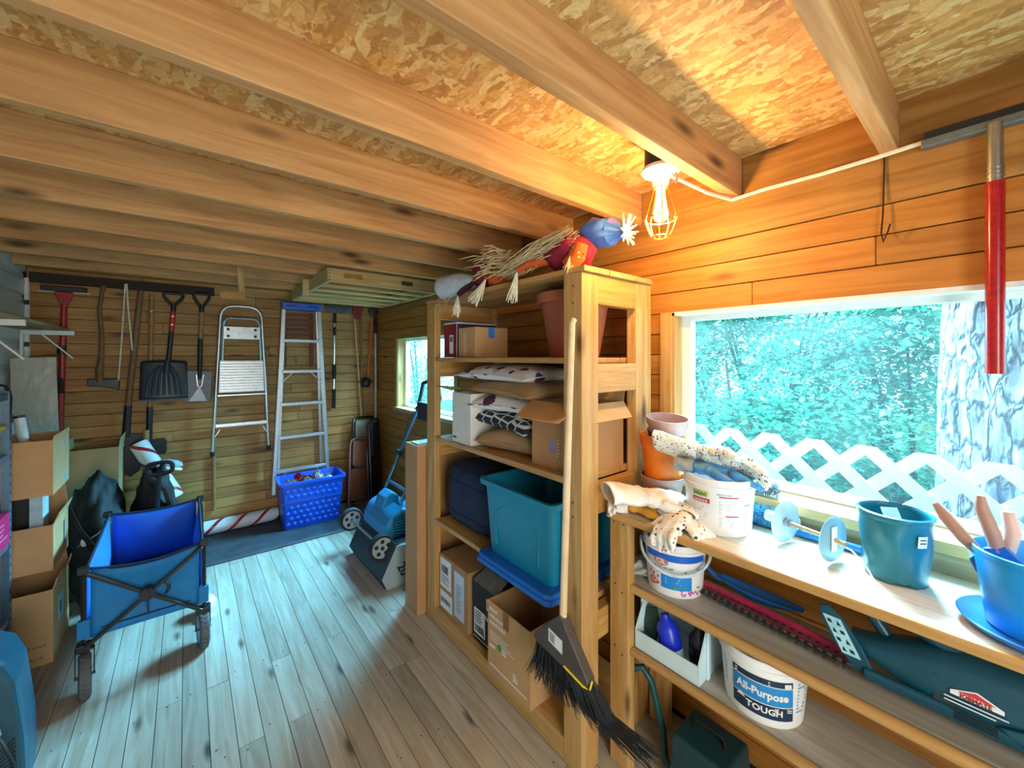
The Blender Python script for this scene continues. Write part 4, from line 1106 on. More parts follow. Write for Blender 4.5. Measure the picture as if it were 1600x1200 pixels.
MB().tube(hp, .005, 8, flat=1.2).build('bail_handle', plain('bail_white', '#cfe0e6', .4), t, smooth=True)
# ---- hedge trimmer
ht = T('hedge_trimmer', 'dark teal electric hedge trimmer with red blade guard on the middle shelf', 'hedge trimmer', (1.33, .06, .6505), (0, 0, R(0)))
M_trim = plain('dark_teal_plastic', '#14495a', .28, var=.08, scale=6); M_trimk = plain('charcoal_grip', '#2c3134', .5, var=.1)
def body(u, v):
    # along -y from front (v=0) to rear (v=1)
    y = .18 - .44*v; a = 2*PI*u
    hw = .052*math.sin(PI*min(1, .12+.80*v))**.6; hh = (.022 + .054*math.sin(PI*min(1, max(0, (v-.05)*1.05)))**1.1)
    c, s_ = math.cos(a), math.sin(a); q = (abs(c)**2.6 + abs(s_)**2.6)**(-1/2.6)
    return (hw*c*q, y, .078 + hh*s_*q + .004*v)
MB().grid(body, 32, 30, cu=True, cv=False).build('motor_housing', M_trim, ht, smooth=180)
MB().box(-.058, -.040, -.20, .15, .018, .045).build('lower_skid', M_trim, ht, bevel=.008, seg=3)
b = MB()
for k in range(2):
    for j in range(4): b.box(-.0595, -.0570, -.06 - .10*k + .0, .0 - .10*k, .028 + .0045*j, .030 + .0045*j)
b.build('vent_slots', M_black, ht)
fl = lambda x, y: (-.0545 + .0035*abs(y)/.02 , -.03 - x, .072 + y)
quad(fl, -.062, .062, -.030, .030).build('logo_panel', M_trimk, ht)
fl2 = lambda x, y: (-.0565 + .0035*abs(y)/.02, -.03 - x, .072 + y)
b = MB(); b.add([fl2(-.036, .004), fl2(.038, .004), fl2(.038, .012), fl2(.002, .026), fl2(-.036, .012)], [(0, 1, 2, 3, 4)]); b.build('logo_badge', M_label, ht)
fl3 = lambda x, y: (-.0575 + .0035*abs(y)/.02, -.03 - x, .072 + y)
b = MB(); b.add([fl3(-.026, .013), fl3(.028, .013), fl3(.001, .023)], [(0, 1, 2)]); b.build('logo_roof', plain('logo_red', '#d42a2e', .5, var=0), ht)
b = MB(); b.text('JOBMATE', .0105, lambda x, y: fl3(x, y + .008), bold=.0005); b.build('logo_lettering', plain('logo_redtext', '#a02326', .5, var=0), ht)
b = MB(); lines(b, fl2, -.045, .045, -.006, 2, .009, .003, rr); b.build('logo_lines', M_label, ht)
# hand guard in front
MB().prism([(0, 0), (.035, .010), (.052, .05), (.056, .10), (.045, .135), (.02, .142), (-.002, .12), (-.012, .07), (-.012, .02)], -.004, .004, Matrix(((0, 0, 1, -.045), (.92, .50, 0, .130), (.0, 1, 0, .018), (0, 0, 0, 1)))).build('hand_guard', M_trim, ht, bevel=.003)
gf = lambda x, y: (-.0500, .130 + .92*(.020 + x) + .50*(.078+y), .018 + .078 + y)
quad(gf, -.016, .024, -.040, .040).build('warning_sticker', plain('sticker_cyan', '#a8dcea', .4), ht)
gf2 = lambda x, y: (-.0508, .130 + .92*(.024 - x) + .50*(.078+y), .018 + .078 + y)
b = MB()
for j in range(4):
    for i in range(2):
        x, y = -.010 + .018*i, .028 - .019*j; b.add([gf2(x-.005, y-.005), gf2(x+.005, y-.005), gf2(x+.001, y+.006)] if (i+j) % 2 else [gf2(x-.005, y-.004), gf2(x+.004, y-.004), gf2(x+.004, y+.004), gf2(x-.005, y+.004)], [(0, 1, 2)] if (i+j) % 2 else [(0, 1, 2, 3)])
b.build('warning_symbols', M_inkk, ht)
# front loop handle and rear handle
MB().tube([(.01, .10, .085), (.012, .125, .125), (.012, .15, .160), (.01, .165, .168), (0, .15, .185), (0, .09, .175), (0, .03, .155), (0, -.03, .128)], [.014, .014, .013, .012, .014, .016, .02, .02], 12).build('front_handle', M_trim, ht, smooth=True)
MB().tube([(.005, -.10, .125), (.005, -.18, .118), (.005, -.27, .100), (.005, -.36, .078)], [.020, .017, .016, .016], 12).build('rear_handle', M_trim, ht, smooth=True)
MB().tube([(-.028, -.12, .108), (-.034, -.15, .106), (-.030, -.20, .090), (-.026, -.28, .070), (-.022, -.34, .055)], [.008, .007, .0055, .005, .004], 10).build('red_trigger', plain('trigger_red', '#d8324e', .35), ht, smooth=True)
MB().prism([(-.12, .07), (-.175, .030), (-.19, .018), (-.11, .02), (-.06, .05)], -.06, -.050, Matrix(((0, 0, 1, 0), (1, 0, 0, 0), (0, 1, 0, 0), (0, 0, 0, 1)))).build('rear_flange', M_trim, ht, bevel=.003)
MB().tube([(0, .17, .03), (.03, .36, .026), (.045, .60, .024)], [.006, .006, .005], 8, flat=1.8).build('blade_guard', plain('guard_red', '#a01a3c', .4), ht, smooth=True)
MB().bar((-.014, .17, .018), (.030, .60, .014), .022, .004).build('blade_bar', M_steel, ht)
b = MB()
for k in range(20):
    f_ = k/19; y = .19 + .40*f_; x = -.012 + .044*f_
    for s_ in (-1, 1): b.prism([(x + s_*.008, y-.005), (x + s_*.030, y-.002), (x + s_*.030, y+.002), (x + s_*.008, y+.005)], .010, .020)
b.build('blade_teeth', plain('tooth_steel', '#4a5459', .4, .7), ht)
t = T('blue_cloth', 'crumpled blue rag beside the hedge trimmer handle', 'rag', (1.30, -.12, .652))
lump((0, -.03, .03), (.04, .09, .035), 21, .4).build('fabric', plain('blue_rag', '#1c6cb4', .8, var=.2), t, smooth=180)
t = T('dust_pan', 'dark blue plastic scoop lying behind the hedge trimmer blade', 'scoop', (1.425, .50, .6505), (0, 0, R(3)))
def scoop(u, v):
    y = .11 - .24*u; x = .0 + .030*(2*v-1); d = .036 - .030*math.sin(PI*v)*math.sin(PI*min(1, .1+.85*u)) ; w = math.sin(PI*(.08+.86*u))**.5
    return (x*w, y, .004 + d + .012*(1-u)**3)
MB().grid(scoop, 24, 12).build('pan', plain('scoop_blue', '#1a5fa8', .3, var=.06), t, smooth=180, solid=.003)
MB().tube([(0, .10, .035), (-.005, .135, .055), (-.002, .15, .068)], [.010, .009, .006], 8).build('handle', MATS['scoop_blue'], t, smooth=True)
t = T('plastic_sheet', 'clear plastic wrapper at the left end of the middle shelf', 'wrapper', (1.30, .83, .6505), (0, 0, R(20)))
lump((0, .01, .03), (.055, .045, .028), 31, .5).build('film', film_mat(), t, smooth=180)

# ================================================================== lower shelf
t = T('stacking_bin', 'white plastic stacking bin with open front on the lower shelf', 'bin', (1.225, .585, .4305))
M_bin = plain('bin_white', '#cfe6ec', .4, var=.03)
sp_ = [(0, 0), (0, .065), (.055, .155), (.21, .155), (.21, 0)]
for y in (0, .222): MB().prism(sp_, y, y+.004, Matrix(((1, 0, 0, 0), (0, 0, 1, 0), (0, 1, 0, 0), (0, 0, 0, 1)))).build('side', M_bin, t)
MB().box(0, .004, .0045, .2215, 0, .06).build('front_lip', M_bin, t)
MB().box(.206, .21, .0045, .2215, .004, .155).build('back', M_bin, t)
MB().box(.0045, .2055, .0045, .2215, 0, .004).build('bottom', M_bin, t)
for y in (-.008, .226): MB().box(.045, .062, y, y+.008, -.0, .165).build('stacking_rib', M_bin, t, bevel=.003)
t = T('spray_bottle', 'royal blue bottle with white base lying in the white bin', 'bottle', (1.28, .70, .437), (R(-14), 0, 0))
MB().lathe([(1e-6, 0), (.034, 0), (.037, .008), (.037, .08), (.03, .10), (.016, .115), (.013, .13), (1e-6, .13)], 24).build('body', plain('royal_blue', '#1a33c8', .3), t, smooth=True)
MB().lathe([(.0372, .004), (.0376, .006), (.0376, .026), (.0372, .028)], 24).build('label', plain('pale_cyan', '#bfe6f0', .4), t)
t = T('bottle', 'dark amber bottle behind the blue bottle in the white bin', 'bottle', (1.32, .63, .437))
MB().lathe([(1e-6, 0), (.03, 0), (.032, .01), (.032, .08), (.014, .105), (.013, .125), (1e-6, .125)], 24).build('body', plain('amber_dark', '#2a1d1a', .25), t, smooth=True)
t = T('hand_tool', 'dark green trowel head in the left of the white bin', 'trowel', (1.27, .78, .437), (0, R(8), 0))
MB().prism([(-.02, 0), (.02, 0), (.028, .06), (.018, .11), (-.014, .12), (-.028, .07)], -.006, .006, Matrix(((0, 0, 1, 0), (1, 0, 0, 0), (0, 1, 0, .01), (0, 0, 0, 1)))).build('blade', plain('dark_green_metal', '#1c3a34', .4), t, bevel=.003)
MB().sphere((-.02, .015, .02), (.018, .022, .016)).build('grip', plain('teal_grip', '#2a6a78', .5), t, smooth=True)
t = T('compound_pail', 'open white pail labelled All-Purpose on the lower shelf', 'bucket', (1.332, .445, .4305))
rf = bucket(t, .098, .116, .182)
a0 = math.atan2(-.445, -1.332) - .12
def pr3(mat, name, *rects):
    b = MB()
    for (x0, x1, y0, y1, e) in rects:
        q = patch(cyl(0, 0, rf, a0, .085, e), x0, x1, y0, y1, 18); b.add(q.v, q.f)
    return b.build(name, mat, t)
pr3(plain('deep_navy', '#10304a', .4, var=0), 'label_dark', (-.068, .088, -.062, .052, .0008))
pr3(plain('label_sky', '#2187cc', .4, var=0), 'label_blue', (-.068, .088, -.020, .034, .0014))
pr3(M_label, 'label_rule', (-.068, .088, .033, .0355, .002), (-.068, .088, -.0225, -.020, .002), (.066, .084, .036, .048, .002))
fo = cyl(0, 0, rf, a0 + .010/.108, .085, .0026)
MB().text('All-Purpose', .031, lambda x, y: fo(x, y + .007), bold=.0011, sx=.88).build('lettering', M_label, t)
b = MB(); b.text('TOUGH', .025, lambda x, y: fo(x+.006, y - .040), bold=.0008); b.add([fo(-.066, -.030), fo(-.040, -.030), fo(-.053, -.014-.002)], [(0, 1, 2)]); lines(b, fo, -.07, .02, .044, 2, .007, .003); lines(b, fo, .03, .075, -.030, 2, .006, .003)
b.build('small_lettering', M_label, t)
b = MB(); fo3 = cyl(0, 0, rf, a0 + .125/.108, .085, .001); lines(b, fo3, -.022, .022, .04, 9, .010, .004, rr); fo4 = cyl(0, 0, rf, a0 - .10/.108, .085, .001); lines(b, fo4, -.012, .012, .045, 8, .010, .004, rr); b.build('side_print', plain('side_blue', '#6f9cb8', .5), t)
# ---------------------------------------------------------------- under the bench
t = T('garden_hose', 'dark green garden hose end rising under the bench', 'hose', (1.30, .80, 0))
MB().tube([(-.02, .055, .30), (0, .03, .31), (.01, .0, .27), (.02, -.04, .12), (.02, -.05, .012), (.02, -.10, .012), (.02, -.35, .012)], .012, 12).build('hose', plain('hose_green', '#0f4a4c', .4), t, smooth=True)
t = T('tool_case', 'dark green tool case on the floor under the bench', 'case', (1.33, .60, 0))
MB().box(-.08, .08, -.09, .09, 0, .20, taper=-.01).build('body', plain('case_green', '#123c42', .4), t, bevel=.012, seg=3)
MB().tube([(0, -.05, .20), (0, -.045, .232), (0, .045, .232), (0, .05, .20)], .007, 8).build('handle', M_black, t, smooth=True)
# ================================================================== slatted frame stored under the joists
t = T('bed_base', 'pale wooden slatted bed base stored flat under the ceiling joists', 'frame', (0, 0, 0))
fx0, fx1, fy0, fy1, fz0, fz1 = .70, 1.50, 2.72, 3.86, 1.935, 2.024
MB().box(fx0, fx1, fy0, fy0+.022, fz0, fz1).build('front_rail', M_pale, t, bevel=.002)
MB().box(fx0, fx1, fy1-.022, fy1, fz0, fz1).build('back_rail', M_pale, t, bevel=.002)
for x in (fx0, fx1-.022): MB().box(x, x+.022, fy0+.0225, fy1-.0225, fz0, fz1).build('side_rail', M_paleY, t, bevel=.002)
for k in range(4):
    y = fy0 + .20 + .235*k
    MB().box(fx0+.0225, fx1-.0225, y, y+.05, fz0+.002, fz0+.016).build('slat', M_pale, t, bevel=.002)
b = MB()
for k in range(4): b.tube([(fx0+.011, fy0-.001, fz0+.014+.02*k), (fx0+.011, fy0+.001, fz0+.014+.02*k)], .004, 8)
b.build('screw_heads', M_nail, t)
MB().box(fx0+.10, fx0+.22, fy0-.002, fy0-.0002, fz0+.035, fz0+.065).build('hinge_plate', plain('brass_plate', '#b8903e', .35, .7), t, bevel=.001)
MB().box(fx0+.50, fx0+.585, fy0-.002, fy0-.0002, fz0+.032, fz0+.062).build('maker_plate', plain('bronze_plate', '#6a5530', .4, .6), t, bevel=.001)
tag(MB().box(.655, .698, 3.20, 3.24, 1.90, 2.02).build('wood_block', M_pale, None, bevel=.002), 'small pale wood block at the left corner of the slatted frame', 'block')
t = T('wood_hanger', 'rough wooden strap hanging from a joist with a short crosspiece', 'hanger', (.29, 3.40, 1.86))
MB().bar((.0, .0, .30), (.018, 0, .02), .036, .008, (0, 1, 0)).build('strap', M_pine, t)
MB().box(-.11, .035, -.022, .0, -.005, .045).build('crosspiece', M_pineX, t, bevel=.002)

# ================================================================== tools along the back wall
YB = 4.085
M_ash = plain('ash_handle', '#9a7446', .55, var=.15, scale=18); M_hick = plain('old_hickory', '#7a5a3a', .6, var=.15, scale=18)
M_blade = plain('grey_blade', '#2e3236', .4, .6, var=.1); M_pblade = plain('charcoal_poly', '#23303a', .4, var=.08)
M_redp = plain('red_pole', '#a01c1c', .35, var=.06); M_grip = plain('black_foam', '#1d1f20', .8, var=.1)
def flatprism(poly, y0, y1, b=None):
    b = b or MB(); return b.prism(poly, y0, y1, Matrix(((1, 0, 0, 0), (0, 0, 1, 0), (0, 1, 0, 0), (0, 0, 0, 1))))
t = T('roof_rake', 'long red telescopic squeegee hung by its dark head left of the axe', 'squeegee', (-.652, YB, 0))
MB().tube([(-.02, 0, .62), (-.018, 0, 1.0), (0, 0, 1.82)], [.017, .018, .017], 12).build('pole', M_redp, t, smooth=True)
flatprism([(-.016, 1.80), (.016, 1.80), (.045, 1.885), (.045, 1.90), (-.042, 1.90), (-.042, 1.885)], -.014, .014).build('socket', M_redp, t, bevel=.005)
MB().box(-.105, .11, -.025, .02, 1.90, 1.935).build('head', M_black, t, bevel=.004)
MB().box(-.115, .12, -.006, .004, 1.895, 1.902).build('blade', M_steel, t)
MB().tube([(-.017, 0, 1.20), (-.016, 0, 1.31)], .021, 12).build('grip', M_grip, t, smooth=True)
MB().tube([(-.012, 0, 1.47), (-.010, 0, 1.53)], .023, 12).build('clamp', M_black, t, smooth=True)
t = T('axe', 'old axe with wooden handle hung head down on the tool wall', 'axe', (-.47, YB, 0))
MB().tube([(.012, 0, 1.965), (.004, 0, 1.93), (-.012, 0, 1.80), (.0, 0, 1.60), (-.002, 0, 1.45), (-.012, 0, 1.36), (-.010, 0, 1.27)], [.020, .017, .018, .020, .022, .030, .030], 12, flat=.7).build('handle', M_hick, t, smooth=True)
flatprism([(-.070, 1.295), (-.072, 1.245), (-.02, 1.240), (.05, 1.225), (.088, 1.210), (.094, 1.25), (.090, 1.295), (.05, 1.292)], -.017, .017).build('head', plain('axe_steel', '#3e4246', .45, .6), t, bevel=.006)
t = T('looped_cord', 'white cord looped from the rail beside the axe', 'cord', (-.343, YB-.02, 0))
MB().tube([(-.040, 0, 1.28), (-.02, 0, 1.62), (-.004, 0, 1.985), (.004, 0, 1.99), (.012, 0, 1.80), (.026, 0, 1.62), (.034, 0, 1.50)], .0055, 6).build('cord', plain('cord_white', '#d9d2bd', .8), t, smooth=True)
t = T('round_shovel', 'long wooden-handled round shovel leaning left of the snow shovel', 'shovel', (-.30, YB, 0))
MB().tube([(.035, 0, 1.95), (.0, 0, 1.50), (-.035, 0, 1.07)], [.018, .019, .019], 12).build('handle', M_hick, t, smooth=True)
MB().tube([(-.033, 0, 1.09), (-.045, 0, .86)], [.021, .024], 12).build('socket', plain('dark_socket', '#26221f', .5, .4), t, smooth=True)
flatprism([(-.075, .87), (-.02, .885), (.055, .87), (.065, .70), (.03, .60), (-.02, .56), (-.07, .60), (-.095, .70)], -.004, .004).build('blade', M_blade, t, bevel=.002)
t = T('garden_edger', 'half-visible edging tool with small dark rectangular blade behind the snow shovel', 'edger', (-.212, YB+.015, 0))
MB().tube([(.008, 0, 1.93), (-.003, 0, 1.06)], .015, 10).build('handle', M_ash, t, smooth=True)
MB().tube([(-.003, 0, 1.07), (-.008, 0, .80), (0, 0, .775)], [.019, .019, .012], 10).build('socket', M_black, t, smooth=True)
flatprism([(-.018, .70), (.085, .70), (.095, .72), (.095, .80), (.08, .825), (.0, .82), (-.018, .80)], -.004, .004).build('blade', plain('dark_edger', '#20262a', .5, .3), t, bevel=.003)
MB().sphere((.006, -.016, 1.80), .008, 8, 6).build('hook_hole', M_white, t)
def dgrip(t, x, z, w, h, mat):
    MB().tube([(x-.012, 0, z-h), (x-w*.5, 0, z-h*.35), (x-w*.52, 0, z-.012), (x-w*.40, 0, z), (x+w*.40, 0, z), (x+w*.52, 0, z-.012), (x+w*.5, 0, z-h*.35), (x+.012, 0, z-h)], .011, 10).build('grip', mat, t, smooth=True)
    MB().tube([(x, 0, z-h+.01), (x, 0, z-h-.05)], .017, 10).build('grip_socket', mat, t, smooth=True)
t = T('snow_shovel', 'black ribbed plastic snow shovel with red band hung on the back wall', 'shovel', (-.11, YB-.025, 0))
dgrip(t, .034, 1.945, .11, .09, M_black)
MB().tube([(.032, 0, 1.81), (.022, 0, 1.65)], .0165, 10).build('red_sleeve', plain('shovel_red', '#b3201f', .4), t, smooth=True)
MB().tube([(.023, 0, 1.67), (-.002, 0, 1.34)], .0155, 10).build('shaft', M_black, t, smooth=True)
b = MB(); b.sphere((.029, -.015, 1.765), (.009, .003, .009), 8, 6); b.sphere((.024, -.015, 1.70), (.009, .003, .009), 8, 6); b.build('decal', M_print, t)
def pan(u, v):
    x = -.155 + .27*u; z = 1.425 - .30*v; edge = 1 - .10*v
    return ((x+.02)*(1.0+.05*v) - .02, -.030*math.sin(PI*u)**.6*0 - .02*v + .018*(2*u-1)**2, z + .012*abs(2*u-1)**4*(-1 if v < .1 else 0))
MB().grid(pan, 16, 14).build('pan', M_pblade, t, smooth=180, solid=.005)
b = MB()
for k in range(7):
    x = -.125 + .035*k; b.tube([(x*.35-.01, -.006, 1.39), (x*.8-.005, -.014, 1.30), (x, -.026, 1.16)], [.006, .009, .009], 8)
b.build('ribs', plain('poly_rib', '#2a3b47', .4), t, smooth=True)
MB().tube([(-.002, -.004, 1.42), (-.006, -.010, 1.33)], [.019, .024], 10).build('socket', M_pblade, t, smooth=True)
MB().box(-.168, .112, -.032, -.020, 1.118, 1.132).build('wear_strip', M_blade, t)
t = T('square_shovel', 'square-mouth steel shovel with D-grip hung right of the snow shovel', 'shovel', (.085, YB-.01, 0))
dgrip(t, .012, 1.96, .095, .10, M_black)
MB().tube([(.012, 0, 1.84), (.004, 0, 1.58)], .0155, 10).build('shaft', M_ash, t, smooth=True)
MB().tube([(.004, 0, 1.60), (0, 0, 1.34), (0, -.004, 1.27)], [.017, .016, .010], 10).build('socket', plain('dark_strap', '#1d2b22', .5, .3), t, smooth=True)
flatprism([(-.095, 1.345), (.083, 1.335), (.070, 1.085), (-.098, 1.092)], -.004, .003).build('blade', plain('shovel_grey', '#454a50', .4, .6), t, bevel=.003)
MB().add([(-.07, -.007, 1.10), (.045, -.007, 1.095), (-.002, -.016, 1.215)], [(0, 1, 2)]).build('worn_edge', plain('worn_steel', '#7c848a', .35, .8), t, solid=.002)
MB().tube([(-.022, -.006, 1.31), (-.014, -.01, 1.22), (0, -.012, 1.205), (.012, -.01, 1.22), (.024, -.006, 1.31)], .004, 6).build('tang', M_steel, t, smooth=True)
# ---- small aluminium step stool
st = T('step_stool', 'small folded aluminium step stool with tall hoop hung on the back wall', 'step ladder', (.363, 4.055, 0))
def hoop(z0, z1, w0, w1, r, y, rad):
    return [(-w0, y, z0), (-w1, y, z1-rad)] + [(-w1+rad-rad*math.cos(a), y, z1-rad+rad*math.sin(a)) for a in (R(30), R(60), R(90))] + [(w1-rad+rad*math.cos(a), y, z1-rad+rad*math.sin(a)) for a in (R(90), R(60), R(30))] + [(w1, y, z1-rad), (w0, y, z0)]
MB().tube(hoop(.665, 1.878, .197, .145, .0125, 0, .09), .0125, 10).build('front_frame', M_alu, st, smooth=True)
MB().tube(hoop(1.30, 1.775, .137, .125, .008, -.018, .05), .008, 8).build('inner_hoop', M_alu, st, smooth=True)
for s_ in (-1, 1):
    MB().tube([(s_*.197, 0, .640), (s_*.197, 0, .678)], .016, 10).build('foot_cap', M_rubber, st, smooth=True)
    MB().bar((s_*.185, -.012, .88), (s_*.140, -.012, .905-.0), .010, .012).build('step_gusset', M_alu, st)
    MB().bar((s_*.150, -.012, .855), (s_*.183, -.012, .80), .006, .016, (0, 1, 0)).build('brace', M_alu, st)
MB().box(-.183, .183, -.035, .012, .875, .905).build('lower_step', M_alu, st, bevel=.004)
b = MB(); b.add([(-.150, -.03, 1.42), (.150, -.03, 1.42), (.158, -.045, 1.160), (-.158, -.045, 1.160)], [(0, 1, 2, 3)]); b.build('platform', plain('ribbed_alu', '#b9bfc2', .4, .7, var=.1), st, solid=.012)
b = MB()
for k in range(11):
    z = 1.405 - .023*k; b.bar((-.148, -.038 - .0013*k, z), (.148, -.038 - .0013*k, z), .003, .006)
b.build('platform_ribs', M_alu, st)
MB().bar((-.165, -.03, 1.135), (.165, -.03, 1.135), .014, .010).build('platform_edge', M_alu, st)
MB().box(-.128, .128, -.032, -.022, 1.60, 1.705).build('label_plate', plain('silver_label', '#d5dade', .3, .3), st, bevel=.003)
b = MB()
for x in (-.095, .095):
    for z in (1.625, 1.68): b.tube([(x, -.034, z), (x, -.031, z)], .012, 12)
b.build('bolt', M_black, st, smooth=True)
# ---- tall aluminium step ladder with blue top
la = T('step_ladder', 'tall aluminium step ladder with blue top cap hung on the back wall', 'step ladder', (.815, 4.03, 0))
zt, zb = 1.885, .245
def lx(z): return .145 + (.225-.145)*(zt-z)/(zt-zb)
for s_ in (-1, 1):
    MB().bar((s_*lx(zb), 0, zb + (.0 if s_ < 0 else .05)), (s_*lx(zt), 0, zt), .030, .048, (0, 1, 0)).build('front_rail', M_alu, la, bevel=.003)
    MB().bar((s_*(lx(zb)-.045), .055, zb+.1), (s_*(lx(zt)-.012), .035, zt), .022, .03, (0, 1, 0)).build('rear_rail', M_alu, la, bevel=.003)
for k, z in enumerate((1.61, 1.335, 1.045, .75, .455)):
    w = lx(z) - .012
    MB().box(-w, w, -.035, .022, z-.028, z).build('step', M_alu, la, bevel=.003)
    if k in (1, 4):
        for s_ in (-1, 1): MB().bar((s_*(w-.085), -.01, z-.026), (s_*(w+.002), -.01, z-.11), .006, .018, (0, 1, 0)).build('brace', M_alu, la)
MB().box(-.165, .165, -.045, .05, 1.872, 1.94, taper=.008).build('top_cap', plain('ladder_blue', '#1554b8', .4, var=.05), la, bevel=.008, seg=3)
b = MB(); b.box(-.13, -.05, -.047, -.0445, 1.905, 1.912).box(.05, .13, -.047, -.0445, 1.905, 1.912); b.build('cap_slots', M_dark, la)
t = T('slatted_rack', 'reddish-brown slatted wooden rack hanging behind the tall step ladder', 'rack', (.805, 4.104, 0))
M_redw = plain('red_brown_wood', '#6b3722', .6, var=.15)
for s_ in (-1, 1): MB().box(s_*.112-.014, s_*.112+.014, -.006, .014, 1.36, 1.86).build('upright', M_redw, t)
for k in range(5): MB().box(-.0975, .0975, -.012, -.002, 1.64+.045*k, 1.667+.045*k).build('slat', M_redw, t, bevel=.002)
# ---- brush on a telescopic chrome pole
t = T('wash_brush', 'car wash brush with blue-grey bristle head and chrome pole hung right of the ladder', 'brush', (1.115, YB-.01, 0))
MB().tube([(0, 0, 1.86), (-.010, 0, .975)], .0115, 10).build('pole', plain('chrome', '#d5d9db', .15, 1.0, var=.03), t, smooth=True)
for z0, z1, r in ((1.78, 1.88, .016), (1.66, 1.74, .014), (1.24, 1.38, .018), (.955, 1.14, .018)):
    MB().tube([(-.010*(1.86-z0)/.88, 0, z0), (-.010*(1.86-z1)/.88, 0, z1)], r, 10).build('grip', M_grip, t, smooth=True)
MB().box(-.095, .135, -.03, .02, 1.945, 1.97).build('head', M_black, t, bevel=.004)
rb = random.Random(2); b = MB()
for k in range(420):
    x = rb.uniform(-.10, .14); b.tube([(x, rb.uniform(-.035, .015), 1.95), (x + rb.uniform(-.01, .01), -.05 + rb.uniform(-.02, .02), rb.uniform(1.865, 1.95))], .0022, 3, cap=False)
b.build('bristles', plain('bluegrey_bristle', '#7d95a3', .8, var=.3), t, kind='stuff')
# ---- corner tools
t = T('bamboo_rake', 'thin bamboo-handled rake with red head standing in the back corner', 'rake', (1.33, YB, 0))
MB().tube([(-.035, 0, 1.95), (.0, 0, 1.5), (.06, 0, .60)], .009, 8).build('handle', plain('bamboo', '#b99a5a', .5, var=.1), t, smooth=True)
flatprism([(-.03, 1.83), (.03, 1.83), (.065, 1.96), (-.05, 1.96)], -.01, .01).build('head', plain('rust_red', '#7a2a1e', .6), t, bevel=.003)
t = T('wood_pole', 'dark wooden pole standing beside the bamboo rake', 'pole', (1.37, YB+.015, 0))
MB().tube([(.0, 0, 1.94), (.03, 0, .30)], .012, 8).build('shaft', M_hick, t, smooth=True)
MB().tube([(.0, 0, 1.90), (.0, 0, 1.96)], .016, 8).build('end_cap', M_dark, t, smooth=True)
t = T('orange_trimmer', 'orange-handled tool with black round hub in the back corner', 'tool', (1.43, YB-.02, 0))
MB().tube([(.038, 0, 1.80), (.0, 0, 1.24)], [.020, .014], 10, flat=.7).build('handle', plain('orange_grip', '#d2611e', .45), t, smooth=True)
MB().lathe([(1e-6, -.05), (.03, -.05), (.045, -.03), (.048, .0), (.04, .03), (.02, .05), (1e-6, .05)], 20, Matrix.Translation((-.02, 0, 1.195))).build('hub', M_black, t, smooth=True)
b = MB()
for a in (0, 60, 120): b.bar((-.02-.075*math.cos(R(a)), 0, 1.20-.02*math.sin(R(a))), (-.02+.075*math.cos(R(a)), 0, 1.20+.02*math.sin(R(a))), .01, .014)
b.build('lugs', M_black, t)
t = T('telescopic_pole', 'pale grey telescopic pole with dark top standing in the back corner', 'pole', (1.505, YB-.03, 0))
MB().tube([(.006, 0, .05), (0, 0, 1.70)], .014, 10).build('tube', plain('pale_pole', '#a9a49a', .4, .3), t, smooth=True)
MB().tube([(0, 0, 1.69), (0, 0, 1.86)], .016, 10).build('grip', M_grip, t, smooth=True)
lump((-.02, .0, 1.92), (.05, .018, .055), 71, .15).build('head', plain('dark_spade', '#3a2f28', .6), t, smooth=180)
t = T('glass_ornament', 'small clear glass knob screwed to the wall beside the back window', 'ornament', (1.538, 3.90, 1.61))
b = MB(); b.lathe([(1e-6, 0), (.018, 0), (.02, .008), (.03, .02), (.026, .035), (1e-6, .04)], 12, Matrix.Rotation(R(-90), 4, 'Y')); b.build('body', plain('teal_glass', '#6f9c9c', .1, var=.05, trans=.4), t, smooth=True)
tag(MB().tube([(.18, 4.112, .18), (.178, 4.112, .56), (.176, 4.112, .66)], .013, 8).build('wood_stick', M_ash, None, smooth=True), 'short wooden stick leaning upright against the bottom of the back wall', 'stick')
t = T('taped_stick', 'wooden stick with yellow tape standing beside the striped gift wrap', 'stick', (-.235, YB-.02, 0))
MB().tube([(0, 0, .30), (0, 0, .90)], .020, 10).build('shaft', M_ash, t, smooth=True)
MB().tube([(0, 0, .70), (0, 0, .755)], .0212, 10).build('tape', plain('yellow_tape', '#d8b418', .5), t, smooth=True)

# ================================================================== on the floor at the back
mat_ = MB(); mat_.grid(lambda u, v: (XL+.02 + 1.88*u, 3.455 + .66*v + .018*(.5-u), .006 + .0015*math.sin(23*u)*math.sin(9*v)), 30, 12)
t = T('floor_mat', 'dark blue-grey rubber mat along the foot of the back wall', 'mat', (0, 0, 0))
mat_.build('sheet', plain('mat_rubber', '#3c4148', .6, var=.25, scale=10), t, smooth=180, solid=.006)
t = T('storage_tote', 'bright blue dimpled tote full of empty cans in front of the ladder', 'tote', (.85, 3.855, .0095), (0, 0, R(-2)))
M_tote = plain('bright_blue_plastic', '#1456d8', .3, var=.05, scale=5)
tub(t, M_tote, .43, .25, .40, .030, rim=.014)
b = MB()
for r in range(7):
    for c in range(9):
        if r == 4: continue
        z = .045 + .046*r; f_ = z/.40*.030; x = (-.19 + .0475*c + (.0237 if r % 2 else 0))*(1 + f_*2)
        if abs(x) > .205: continue
        b.sphere((x, -.125 - f_ + .001, z), (.017, .007, .016), 10, 6)
b.build('dimples', M_tote, t, smooth=True, kind='stuff')
MB().tube([(-.235, -.143, .228), (.235, -.143, .228)], .005, 6).build('belt_groove', plain('deep_blue_plastic', '#0d3a9c', .4), t)
canm = [plain('can_%d' % k, c, .25, .85, var=.25, scale=35) for k, c in enumerate(('#c9ced0', '#9fb6a8', '#c0303a', '#3f6fa8', '#d0c8a0'))]
